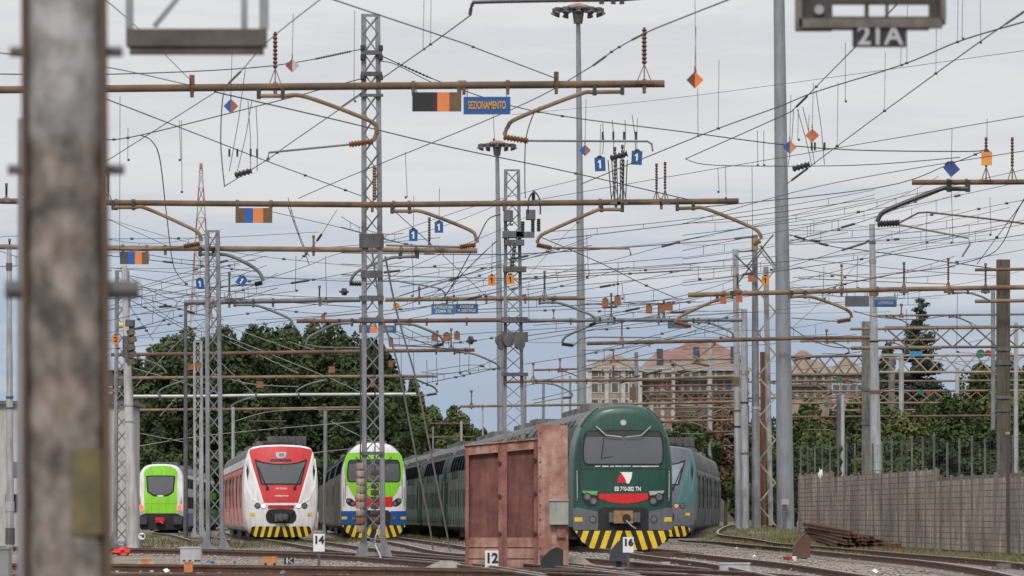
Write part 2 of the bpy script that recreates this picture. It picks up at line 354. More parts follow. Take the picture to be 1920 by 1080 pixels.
def leaves(clumps, n, sz):
    """clumps: (cx,cy,cz,rx,ry,rz)"""
    c = np.array(clumps, float); vol = np.prod(c[:, 3:], 1)**(2/3); k = rng.choice(len(c), n, p=vol/vol.sum())
    u = rng.normal(size=(n, 3)); u /= np.linalg.norm(u, axis=1)[:, None]; rr = rng.uniform(.55, 1.08, n)**.6
    p = c[k, :3]+u*c[k, 3:]*rr[:, None]
    nrm = u+rng.normal(0, .6, (n, 3)); nrm /= np.linalg.norm(nrm, axis=1)[:, None]
    a = np.cross(nrm, rng.normal(size=(n, 3))); a /= np.linalg.norm(a, axis=1)[:, None]; b = np.cross(nrm, a)
    s = rng.uniform(.6, 1.4, (n, 1))*sz; a *= s; b *= s*.7
    return np.stack([p-a, p-b*.8, p+a, p+b*.8], 1).reshape(-1, 3)
def tree(label, x, ytop, ybot, wpx, d, mat, n=5000, sz=.3, name='broadleaf_tree', group=None, base=None, seed=0, flat=1.0, cat='tree'):
    rd = random.Random(seed or int(x*7+ytop)); c = P(x, (ytop+ybot)/2, d); wx = PX(wpx, d)/2; hz = PX(ybot-ytop, d)/2
    bz = GZ(c.x, d) if base is None else base; t = thing(name, label, cat, (c.x, d, bz), 0, group); cl = []
    for i in range(70):
        a = rd.uniform(0, 6.28); e_ = math.asin(rd.uniform(-.8, 1)); r = rd.uniform(.13, .27); q = rd.uniform(.35, 1.0)**.6*(1.04-r)*(1+.12*abs(math.sin(2*e_)))
        px, py, pz = math.cos(a)*math.cos(e_)*q*wx, math.sin(a)*math.cos(e_)*q*wx*.9, math.sin(e_)*q*hz
        cl.append((c.x+px, d+py, c.z+pz, r*wx, r*wx, r*hz*.9))
    cl += [(c.x, d, c.z-hz*.1, wx*.62, wx*.5, hz*.62)]*2
    lv = leaves(cl, n, sz); o_ = WO[t.name]; lv -= np.array(o_)
    np_mesh('crown', lv, 4, mat, t)
    m_ = MB(); r0 = max(.12, wx*.07); top = V((c.x, d, c.z+hz*.3)); m_.tube([(c.x, d, bz), (c.x+wx*.03, d, (bz+c.z)/2), top], r0, 8, r0*.35)
    for i in range(6):
        q = rd.choice(cl); s_ = V((c.x, d, max(bz+.6, c.z-hz*rd.uniform(.1, .7)))); m_.tube([s_, (s_+V(q[:3]))/2+V((0, 0, .2)), V(q[:3])], r0*.4, 5, r0*.1)
    m_.build('trunk', bark, t, True); return t
BT = 'dark trees behind the left hand trains'
for (x, yt, yb, wp, d, mi, lab) in [
    (292, 668, 960, 130, 400, 0, 'dark leafy tree just right of the white tapered pole, lowest of the left tree mass'),
    (352, 622, 960, 150, 410, 1, 'tall green tree behind the red and white radio tower'),
    (448, 612, 960, 165, 395, 0, 'tall dark tree rising behind the red and white train'),
    (540, 606, 960, 165, 405, 1, 'tallest rounded green tree of the left tree mass, right of the red train pantograph'),
    (628, 614, 960, 150, 400, 0, 'dark tree between the red train and the tall lattice mast'),
    (692, 652, 960, 140, 390, 0, 'dark tree directly behind the tall lattice mast'),
    (742, 715, 965, 95, 395, 1, 'sloping end tree of the left tree mass beside the pale stays'),
    (828, 768, 965, 120, 470, 1, 'smaller lighter green tree alone under the open sky left of the wooden hut'),
    (885, 812, 965, 60, 480, 0, 'low dark bush tree left of the second lattice mast foot'),
    (250, 740, 965, 80, 380, 0, 'low dark tree half hidden by the white tapered pole'), (320, 640, 960, 120, 440, 0, 'dark tree filling behind the narrow lattice mast'), (400, 628, 960, 120, 445, 1, 'green tree filling behind the lattice mast left of the red train'), (495, 622, 960, 130, 440, 0, 'dark tree filling directly behind the red train'), (585, 622, 960, 130, 440, 1, 'green tree filling right behind the red train'), (660, 640, 960, 120, 440, 1, 'green tree filling behind the left leg of the tall lattice mast'), (715, 680, 960, 100, 440, 0, 'dark tree filling behind the right leg of the tall lattice mast')]:
    tree(lab, x, yt-16, yb, wp*1.3, d, LF[mi], 24000, .20, group=BT, base=0)
for i, (x, yt, wp) in enumerate([(300, 830, 120), (400, 840, 140), (500, 850, 140), (600, 850, 140), (690, 850, 130), (780, 880, 120), (860, 900, 80)]):
    tree('dark hedge bush in the shrub row at the foot of the left trees', x, yt, 975, wp, 370, LF[0], 6000, .2, 'bush', 'bushes at the foot of the left trees', base=0, cat='bush')
# right hand slope
for x, yt, wp, d in ((1425, 900, 70, 250), (1478, 890, 70, 240), (1450, 930, 60, 225), (1400, 860, 80, 280), (1490, 850, 60, 270)): tree('dark bush behind the foot of the braced mast and the thick light mast', x, yt, 990, wp, d, LF[0], 5000, .14, 'bush', 'bushes at the foot of the braced mast', cat='bush')
SR = 'shrubs on the slope behind the concrete wall'
for i, (x, yt, yb, wp, d, mi) in enumerate([(1505, 765, 930, 90, 330, 1), (1545, 780, 930, 90, 310, 2), (1590, 770, 930, 100, 330, 0), (1610, 735, 930, 90, 350, 0), (1660, 745, 930, 100, 330, 1), (1700, 760, 930, 110, 300, 2), (1745, 735, 930, 110, 320, 1),
      (1790, 730, 930, 110, 310, 0), (1835, 745, 930, 110, 320, 1), (1880, 720, 930, 110, 320, 2), (1920, 730, 930, 110, 330, 1), (1640, 800, 930, 90, 280, 2), (1540, 815, 930, 90, 270, 1), (1770, 800, 930, 120, 270, 0), (1860, 800, 930, 110, 270, 0), (1690, 815, 930, 90, 265, 1)]):
    tree('green shrub on the overgrown slope behind the concrete wall', x, yt, yb, wp, d, LF[mi], 8000, .15, 'shrub', SR, base=0, cat='shrub')
for x, yt, yb, wp, d, mi, lab in [(1660, 628, 960, 90, 420, 3, 'dark leafy tree to the left of the conifer'), (1840, 675, 960, 150, 380, 0, 'dark tree behind the green and red signal lamps'), (1912, 660, 960, 90, 380, 1, 'green tree cut by the right edge of the photo'),
      (1290, 775, 965, 130, 420, 1, 'ragged tree behind the pantograph of the teal train'), (1360, 755, 965, 110, 430, 4, 'brownish ivy covered tree beside the paired grey poles'), (1440, 770, 965, 120, 420, 1, 'green tree behind the thick grey light mast'), (1540, 745, 965, 120, 440, 0, 'dark tree below the pale gabled house')]:
    tree(lab, x, yt, yb, wp, d, LF[mi], 14000, .19, base=0)
def conifer(label, x, yt, yb, wpx, d):
    t = thing('conifer', label, 'tree', (P(x, 0, d).x, d, 0)); cl = []; rd = random.Random(4)
    zt, zb = P(x, yt, d).z, P(x, yb, d).z; X = P(x, 0, d).x; W = PX(wpx, d)/2; tr = MB(); lean = PX(14, d)
    pts = []
    for i in range(36):
        f = i/35; z = zt+(zb-zt)*f
        for k in range(2+int(4*f)):
            a = rd.uniform(0, 6.28); ln = W*(.12+.88*f**.8)*rd.uniform(.6, 1.1)
            bx = X+lean*(1-f); e0 = V((bx, d, z)); e1 = V((bx+math.cos(a)*ln, d+math.sin(a)*ln, z+ln*.18-.15*f)); tr.tube([e0, e1], .06, 4, .02)
            for s_ in range(3+int(6*f)):
                q = e0.lerp(e1, .25+.75*s_/(3+int(6*f))); cl.append((q.x, q.y, q.z-.1, .35+.5*f, .35+.5*f, .2+.22*f))
    lv = leaves(cl, 34000, .14)-np.array(WO[t.name]); np_mesh('crown', lv, 4, LF[3], t)
    tr.tube([(X, d, 0), (X, d, (zt+zb)/2), (X+lean, d, zt-.5)], .35, 8, .06); tr.build('trunk', bark, t)
conifer('dark bluish conifer with a pointed leaning top above the concrete wall', 1712, 562, 860, 165, 400)
# ------------------------------------------------------------------ trains
def paint(n, c, rough=.42, streak=.17, var=.14): return M(n, c, rough, 0, var, .9, streak=streak, coat=.12, bump=.04, bscale=1.2)
glass = M('cab_glass', (.10, .105, .115), .18, 0, .12, .7, coat=.3)
glassd = M('side_window_glass', (.008, .010, .012), .9, 0, .3, .8, spec=0.0)
rubber = M('black_underframe', (.014, .014, .015), .75, 0, .4, 3)
hazy = M('hazard_yellow', (.72, .50, .02), .5, 0, .12, 4, streak=.12)
lampg = M('lamp_glass', (.16, .16, .16), .15, 0, .3, 9)
lampring = M('lamp_ring', (.03, .03, .032), .4, 0, .2, 5)
tanm = M('coupler_tan', (.28, .16, .07), .6, .2, .4, 6)
redp = paint('signal_red_paint', (.62, .012, .018))
roofm = M('roof_grey', (.16, .165, .168), .75, 0, .35, 1.0, streak=.35, spec=.2)
labely = M('yellow_label', (.62, .45, .03), .5, 0, .3, 9)
def ell(cx, cz, rx, rz, rot=0, n=18): return [(cx+rx*math.cos(2*math.pi*i/n)*math.cos(rot)-rz*math.sin(2*math.pi*i/n)*math.sin(rot), cz+rx*math.cos(2*math.pi*i/n)*math.sin(rot)+rz*math.sin(2*math.pi*i/n)*math.cos(rot)) for i in range(n)]
def rrect(x0, x1, z0, z1, r=.1, n=4):
    o = []
    for cx, cz, a0 in ((x1-r, z0+r, -90), (x1-r, z1-r, 0), (x0+r, z1-r, 90), (x0+r, z0+r, 180)):
        for i in range(n+1): a = R(a0+90*i/n); o.append((cx+r*math.cos(a), cz+r*math.sin(a)))
    return o
def mirror(h): return h+[(-x, z) for x, z in reversed(h) if abs(x) > 1e-6]
def sm2(pts, k=4):
    o = smooth_path([V((x, 0, z)) for x, z in pts], k); return [(p.x, p.z) for p in o]
def clip(poly, cl):
    """clip polygon to convex polygon cl (counter-clockwise)"""
    o = poly
    for i in range(len(cl)):
        a, b = cl[i], cl[(i+1) % len(cl)]; inp, o = o, []
        def side(p): return (b[0]-a[0])*(p[1]-a[1])-(b[1]-a[1])*(p[0]-a[0])
        for j in range(len(inp)):
            p, q = inp[j-1], inp[j]; sp, sq = side(p), side(q)
            if (sp >= 0) != (sq >= 0): t = sp/(sp-sq); o.append((p[0]+(q[0]-p[0])*t, p[1]+(q[1]-p[1])*t))
            if sq >= 0: o.append(q)
        if not o: return []
    return o
def panel(name, poly, mat, parent, curv, off=.006, th=.02, step=.16, label=None, smooth=True):
    bm = bmesh.new(); bm.faces.new([bm.verts.new((x, 0, z)) for x, z in poly])
    xs = [p[0] for p in poly]; zs = [p[1] for p in poly]
    for ax, lo, hi in ((0, min(xs), max(xs)), (2, min(zs), max(zs))):
        k = lo+step
        while k < hi-.02:
            co = V((0, 0, 0)); co[ax] = k; nn = V((0, 0, 0)); nn[ax] = 1
            bmesh.ops.bisect_plane(bm, geom=bm.verts[:]+bm.edges[:]+bm.faces[:], plane_co=co, plane_no=nn); k += step
    bmesh.ops.triangulate(bm, faces=[f for f in bm.faces if len(f.verts) > 4])
    for v in bm.verts: v.co.y = curv(v.co.x, v.co.z)-off
    ex = bmesh.ops.extrude_face_region(bm, geom=bm.faces[:])
    for g in ex['geom']:
        if isinstance(g, bmesh.types.BMVert): g.co.y += th
    bmesh.ops.recalc_face_normals(bm, faces=bm.faces)
    me = bpy.data.meshes.new(name); bm.to_mesh(me); bm.free(); me.materials.append(mat)
    if smooth: me.polygons.foreach_set('use_smooth', [True]*len(me.polygons)); me.set_sharp_from_angle(angle=R(35))
    return link(name, me, parent, label)
def resample(poly, n):
    L_ = [0]
    for i in range(len(poly)): a, b = poly[i], poly[(i+1) % len(poly)]; L_.append(L_[-1]+math.hypot(b[0]-a[0], b[1]-a[1]))
    o = []; k = 0
    for i in range(n):
        s = L_[-1]*i/n
        while L_[k+1] < s: k += 1
        t = (s-L_[k])/max(1e-9, L_[k+1]-L_[k]); a, b = poly[k], poly[(k+1) % len(poly)]; o.append((a[0]+(b[0]-a[0])*t, a[1]+(b[1]-a[1])*t))
    return o
def shell(name, hp, zc, curv, yb, mat, parent, round_=.22, roof=None):
    pl = resample(mirror(hp), 96); n = len(pl); vs = []; fs = []
    rings = [(1, None), (1, round_*1.4), (1.0, round_), (.99, round_*.55), (.965, round_*.2), (.93, round_*.05), (.86, 0), (.65, 0), (.4, 0), (.15, 0)]
    for k, e_ in rings:
        for x, z in pl:
            X, Z = x*k, zc+(z-zc)*k; vs.append((X, yb if e_ is None else curv(X, Z)+e_, Z))
    for i in range(len(rings)-1): fs += [(i*n+j, i*n+(j+1) % n, (i+1)*n+(j+1) % n, (i+1)*n+j) for j in range(n)]
    fs += [tuple(range(n)), tuple(range((len(rings)-1)*n, len(rings)*n))]
    m_ = MB(); m_.add(vs, fs); return m_.build(name, mat, parent, True, True)
def body(name, hp, y0, y1, mat, parent, mats=None, split=None, seg=None):
    """extruded car body; split(z)->material index"""
    pl = resample(mirror(hp), 72); n = len(pl); ys = [y0, y0+.04, y1-.04, y1]; vs = []
    for i, y in enumerate(ys):
        k = .985 if i in (0, 3) else 1
        vs += [(x*k, y, z) for x, z in pl]
    fs = [(i*n+j, i*n+(j+1) % n, (i+1)*n+(j+1) % n, (i+1)*n+j) for i in range(3) for j in range(n)]
    mi = [split((pl[j][1]+pl[(j+1) % n][1])/2) if split else 0 for i in range(3) for j in range(n)]
    fs += [tuple(range(n)), tuple(range(3*n, 4*n))]; mi += [0, 0]
    m_ = MB(); m_.add(vs, fs); return m_.build(name, mat, parent, True, True, mats=mats, mi=mi if split else None)
def xat(hp, z):
    for (a, b), (c, d_) in zip(hp, hp[1:]):
        if min(b, d_) <= z <= max(b, d_) and abs(d_-b) > 1e-6: return a+(c-a)*(z-b)/(d_-b)
    return hp[-1][0]
def side_patch(hp, y0, y1, z0, z1, sg, off=.012, mb=None, k=4):
    m_ = mb or MB(); vs = []
    for i in range(k+1):
        z = z0+(z1-z0)*i/k; x = xat(hp, z)
        vs += [(sg*(x+off), y0, z), (sg*(x+off), y1, z), (sg*(x-.03), y0, z), (sg*(x-.03), y1, z)]
    fs = []
    for i in range(k): b = i*4; fs += [(b, b+1, b+5, b+4), (b, b+4, b+6, b+2), (b+1, b+3, b+7, b+5)]
    fs += [(0, 2, 3, 1), (4*k, 4*k+1, 4*k+3, 4*k+2)]
    m_.add(vs, fs); return m_
def plow(hp_poly, curv, parent, stripes, name='plow'):
    """black snow plough panel with yellow slanted stripes"""
    p = panel(name, hp_poly, black, parent, curv, .05, .10)
    for i, st in enumerate(stripes):
        c = clip(st, hp_poly)
        if len(c) > 2: panel('warning_stripe', c, hazy, p, curv, .056, .02)
    return p
def chevrons(z0, z1, half, wd, gap, slope, x00=.12):
    o = []; x = x00
    while x < half+1:
        for s in (1, -1):
            q = [(s*x, z1), (s*(x+wd), z1), (s*(x+wd+slope), z0), (s*(x+slope), z0)]
            o.append(q)
        x += wd+gap
    return o
def bogies(parent, ys, w=1.05):
    for y in ys:
        m_ = MB()
        for s in (-1, 1):
            m_.box((s*w, y, .55), (.18, 3.2, .3))
            for k in (-1.2, 1.2): m_.tube([(s*.66, y+k, .63), (s*.80, y+k, .63)], .46, 16)
        for k in (-1.2, 1.2): m_.tube([(-.7, y+k, .63), (.7, y+k, .63)], .09, 8)
        m_.box((0, y, .5), (1.9, .5, .25)); m_.build('bogie', rubber, parent, False, True)
def train_root(name, label, cat, px, d, ang): return thing(name, label, cat, (P(px, 0, d).x, d, .0), ang)
def lamp(parent, x, z, r, curv, lit=None, ring=lampring, name='headlight', y_=0):
    rg = panel(name, ell(x, z, r, r), ring, parent, curv, .03+y_, .04)
    panel('lens', ell(x, z, r*.72, r*.72), lit or lampg, rg, curv, .036+y_, .03)
lit_w = M('lit_headlight', (1, .80, .62), .3, 0, .05, 3, emit=1.6)
lit_r = M('lit_tail_lamp', (1, .12, .04), .3, 0, .05, 3, emit=1.3)

def tsr(name, label, px, d, ang, sch, ncars):
    """tall double-deck train"""
    t = train_root(name, label, 'train', px, d, ang)
    hp = [(0, .70)]+[(1.0, .70), (1.40, .74)]+sm2([(1.41, .8), (1.42, 1.6), (1.41, 2.5), (1.36, 3.05), (1.23, 3.5), (1.02, 3.86), (.72, 4.12), (.38, 4.21), (0, 4.23)], 4)
    cv = lambda x, z: .16*(x/1.4)**2+.05*max(0, (z-2.4)/1.8)**2*2
    cab = shell('cab', hp, 2.3, cv, 2.2, sch['main'], t)
    if sch.get('mask'):
        mk = sm2([(.0, 1.9), (.80, 1.9), (1.02, 2.2), (1.22, 2.62), (1.27, 3.05), (1.25, 3.5), (1.12, 3.76), (.9, 3.8), (0, 3.8)], 3)
        panel('face_panel', mirror(mk), sch['mask'], cab, cv, .012)
    ws = panel('windscreen', mirror([(0, 2.52), (.98, 2.52)]+sm2([(1.06, 2.53), (1.14, 2.62), (1.165, 2.9), (1.13, 3.3), (1.07, 3.46), (.98, 3.50)], 3)+[(0, 3.52)]), rubber, cab, cv, .02)
    panel('pane', mirror([(0, 2.56)]+sm2([(.99, 2.56), (1.09, 2.62), (1.115, 2.9), (1.09, 3.2), (1.06, 3.32)], 3)+[(0, 3.33)]), glass, ws, cv, .024)
    panel('sun_blind', mirror([(0, 3.335), (1.05, 3.335), (1.03, 3.44), (.97, 3.465), (0, 3.475)]), M('dark_blind', (.03, .032, .036), .5), ws, cv, .024)
    for s in (-1, 1):
        m_ = MB(); m_.tube([(s*.78, -.02, 3.62), (s*.5, -.08, 3.36), (s*.05, -.08, 3.31)], .018, 5); m_.build('wiper', sch.get('wiper', palet), cab, False, True)
    if sch.get('main_dirt'):
        m_ = []; x = -.80
        while x < .92:
            x2 = x+random.uniform(.1, .3); panel('paint_wear', [(x, 2.475), (x2, 2.475+random.uniform(-.01, .01)), (x2, 2.50), (x, 2.50)], white, cab, cv, .01); x = x2+random.uniform(.01, .05)
        m_ = MB(); m_.bar((-.63, -.012, 2.70), (-.56, -.012, 3.30), .02, .01); m_.bar((-.63, -.012, 2.72), (-.3, -.012, 2.76), .015, .01); m_.build('wiper_shadow_bar', rubber, ws, False, True)
    lamp(cab, 0, 3.72, .085, cv, M('roof_lamp_glass', (.5, .5, .48), .2), ring=palet, name='roof_lamp')
    seam = M('seam_dark', (.02, .025, .024), .7)
    for s in (-1, 1):
        panel('panel_seam', [(s*1.215, 1.80), (s*1.24, 1.80), (s*1.24, 3.30), (s*1.215, 3.30)], seam, cab, cv, .009); m_ = MB(); m_.tube([(s*1.30, .13, 1.5), (s*1.30, .07, 1.6), (s*1.31, .08, 2.25), (s*1.31, .14, 2.35)], .016, 6); m_.build('handrail', palet, cab, False, True)
    panel('panel_seam', [(-1.2, 2.405), (1.2, 2.405), (1.2, 2.42), (-1.2, 2.42)], seam, cab, cv, .009)
    # roof rib edge
    rb = MB()
    for s in (-1, 1):
        for i in range(13):
            z = 3.62+i*.042; x = xat(hp, z); rb.box((s*(x+.012), .34, z), (.06, .12, .018))
    rb.build('roof_ribs', rubber if sch.get('main_dirt') else white, cab, False, True)
    # red band
    if sch.get('main_dirt'):
        band = [(-.75, 1.70), (-.75, 1.60)]+[(-.70+1.45*i/10, 1.60-.17*math.sin(math.pi*i/10)**.7) for i in range(1, 10)]+[(.80, 1.60), (.80, 1.72)]
        panel('red_band', band, redp, cab, cv, .016)
        for s in (-1, 1):
            pod = panel('headlight_pod', [(s*x, z) for x, z in sm2([(.70, 1.75), (.72, 1.52), (.85, 1.37), (1.05, 1.40), (1.17, 1.6), (1.16, 1.78), (.95, 1.80)], 3)], rubber, cab, cv, .02)
            panel('pod_trim', [(s*.72, 1.78), (s*1.17, 1.80), (s*1.13, 1.72), (s*.76, 1.66)], M('pod_green', (.12, .34, .10), .4) if s < 0 else palet, pod, cv, .026)
            for q, zz in ((1.02, 1.62), (.85, 1.50)): lamp(pod, s*q, zz, .115, cv, y_=.004)
    else:
        panel('red_band', [(-.80, 1.46), (.80, 1.46), (.82, 1.89), (-.82, 1.89)], redp, cab, cv, .016)
        for s in (-1, 1):
            pod = panel('headlight_pod', ell(s*1.0, 1.66, .23, .145, s*.62), rubber, cab, cv, .02)
            for q, zz in ((1.10, 1.73), (.91, 1.60)): lamp(pod, s*q, zz, .10, cv, y_=.004)
    # lower corners, coupler recess
    for s in (-1, 1):
        cn = panel('corner_skirt', [(s*.72, .68), (s*1.41, .68), (s*1.42, 1.28), (s*(1.30 if sch.get('main_dirt') else 1.42), 1.32 if sch.get('main_dirt') else 1.28), (s*.72, 1.20 if sch.get('main_dirt') else 1.28)], sch['corner'], cab, cv, .03, .1)
        lamp(cn, s*.87, .98, .105, cv, name='buffer_lamp', y_=.01)
        panel('label', [(s*1.16, .92), (s*1.38, .92), (s*1.38, 1.04), (s*1.16, 1.04)], labely, cn, cv, .036)
    panel('coupler_recess', [(-.72, .66), (.72, .66), (.72, 1.22), (.60, 1.32), (-.60, 1.32), (-.72, 1.22)], rubber, cab, cv, .034)
    if sch.get('main_dirt'):
        m_ = MB(); m_.box((-.02, -.12, 1.05), (.54, .3, .36)); cp = m_.build('coupler', tanm, cab, False, True)
        m_ = MB(); m_.tube([(.06, -.30, 1.02), (.06, -.22, 1.02)], .12, 14); m_.build('coupler_socket', rubber, cp, False, True)
        m_ = MB(); m_.box((-.34, -.1, 1.04), (.16, .2, .28)); m_.box((.36, -.1, 1.04), (.2, .2, .28)); m_.build('coupler_bracket', galvd, cp, False, True)
        m_ = MB(); m_.tube([(.05, -.3, .95), (.2, -.34, .8), (.32, -.3, .72)], .02, 5); m_.build('hose', palet, cp, False, True)
    else:
        m_ = MB(); m_.box((0, -.1, 1.0), (.4, .3, .3)); m_.tube([(0, -.3, 1.0), (0, -.2, 1.0)], .1, 12); m_.build('coupler', rubber, cab, False, True)
    pp = [(-.95, .17), (-.5, .11), (.5, .11), (.95, .17), (1.18, .36), (1.38, .66), (-1.38, .66), (-1.18, .36)]
    plow(pp, lambda x, z: cv(x, z)-.05, cab, chevrons(.05, .70, 1.4, .16, .155, .22, .02))
    L_ = 26.0; y = 0.0
    for i in range(ncars):
        y0 = 2.2 if i == 0 else y; y1 = y+L_-.6; ch = [(0, .5)]+[(1.3, .5), (1.38, .62)]+hp[3:]
        car = body('carriage', ch, y0, y1, sch['side'], t, mats=[sch['side'], sch['upper'], roofm, sch['low']], split=lambda z: 3 if z < 1.25 else (0 if z < 2.95 else (1 if z < 3.75 else 2)))
        for sg in ((-1, 1) if i == 0 else (-1,)):
            wn = 8; ya = y0+1.2
            for k in range(wn):
                a = y0+3.4+k*(y1-y0-6.6)/wn; b = a+(y1-y0-6.6)/wn-.45
                side_patch(ch, a, b, 1.45, 2.15, sg).build('window', glassd, car, False, True)
                side_patch(ch, a, b, 2.95, 3.55, sg).build('window', glassd, car, False, True)
            for dy in (y0+1.3, y1-2.6):
                dr = side_patch(ch, dy, dy+1.35, .75, 2.75, sg, .02).build('door', sch['door'], car, False, True)
                side_patch(ch, dy+.25, dy+1.1, 1.6, 2.5, sg, .027).build('door_window', glassd, dr, False, True)
            rb = MB()
            for k in range(26):
                a = y0+.6+k*(y1-y0-1)/26+random.uniform(-.2, .2); rb.add(*(lambda q: (q.v, q.f))(side_patch(ch, a, a+random.choice([.04, .12, .22]), .62, random.choice([2.6, 2.9, 2.9]), sg, .03)))
            rb.build('side_ribs', sch['rib'], car, False, True)
        for k in range(10): a = y0+2+k*(y1-y0-4)/10; side_patch(ch, a, a+.9, 3.68, 3.86, -1, .03).build('roof_vent', rubber, car, False, True)
        m_ = MB(); m_.box((0, (y0+y1)/2, 4.26), (1.1, (y1-y0)*.3, .16)); m_.box((0, y0+4, 4.26), (1.3, 3.5, .2)); m_.build('roof_units', roofm, car, False, True)
        bogies(car, (y0+4.0 if i else 4.2, y1-4.0))
        m_ = MB(); m_.box((0, (y0+y1)/2, .42), (2.3, (y1-y0)*.45, .45)); m_.build('underframe', rubber, car, False, True)
        if i < ncars-1: m_ = MB(); m_.box((0, y1+.3, 2.1), (2.3, .6, 3.4)); m_.build('gangway', rubber, car, False, True)
        y += L_
    return t, cab, cv
dg = paint('dark_green_paint', (.009, .062, .043)); gsd = M('grimy_green_side', (.048, .072, .063), .6, 0, .4, .35, col2=(.022, .036, .034), streak=.5, spec=.04)
t, cab, cv = tsr('double_deck_train', 'dark green double deck train with a red band, nearest train right of the wooden hut', 1169, 145, .0599,
    dict(main=dg, side=gsd, upper=M('grimy_upper_side', (.062, .085, .08), .6, 0, .4, .5, streak=.5, spec=.15), low=M('grimy_skirt', (.05, .055, .058), .8, 0, .4, .7, streak=.4, spec=.1), corner=paint('skirt_grey', (.115, .12, .14)), door=M('green_door', (.03, .075, .058), .6, 0, .3, .8, streak=.3, spec=.15), rib=M('grey_rib', (.13, .155, .145), .8, 0, .3, 1, spec=.05), main_dirt=True), 6)
lg = panel('emblem', [(-.16, 2.02), (-.165, 2.12), (-.12, 2.22), (-.05, 2.28), (.05, 2.13), (.07, 2.0)], redp, cab, cv, .016)
panel('emblem_wing', [(.05, 2.13), (-.05, 2.28), (-.10, 2.32), (.25, 2.32), (.23, 2.16), (.16, 2.0), (.09, 2.0)], white, lg, cv, .018)
text('EB 760-002 TN', .17, white, cab, (.12, cv(.1, 1.84)-.022, 1.84), 'number_lettering', .74, .004, True)
wp = paint('white_paint', (.70, .70, .72)); lime = paint('lime_green_paint', (.22, .60, .02)); blu = paint('blue_skirt_paint', (.008, .085, .30))
side2 = M('dark_blue_side', (.10, .10, .105), .6, 0, .5, .5, col2=(.03, .034, .05), streak=.4, spec=.15)
tsr('double_deck_train', 'white and lime green double deck train with blue lower corners, behind the tall lattice mast', 701, 221, .047,
    dict(main=wp, mask=lime, side=side2, upper=M('dark_upper_blue', (.05, .058, .075), .6, 0, .4, .6, streak=.3, spec=.15), low=M('navy_low', (.02, .03, .075), .6, 0, .3, .7, streak=.3, spec=.15), corner=blu, door=M('beige_door', (.26, .25, .18), .5, 0, .3, .8), rib=M('dull_rib', (.125, .125, .11), .8, 0, .3, 1, spec=.05), wiper=rubber), 4)

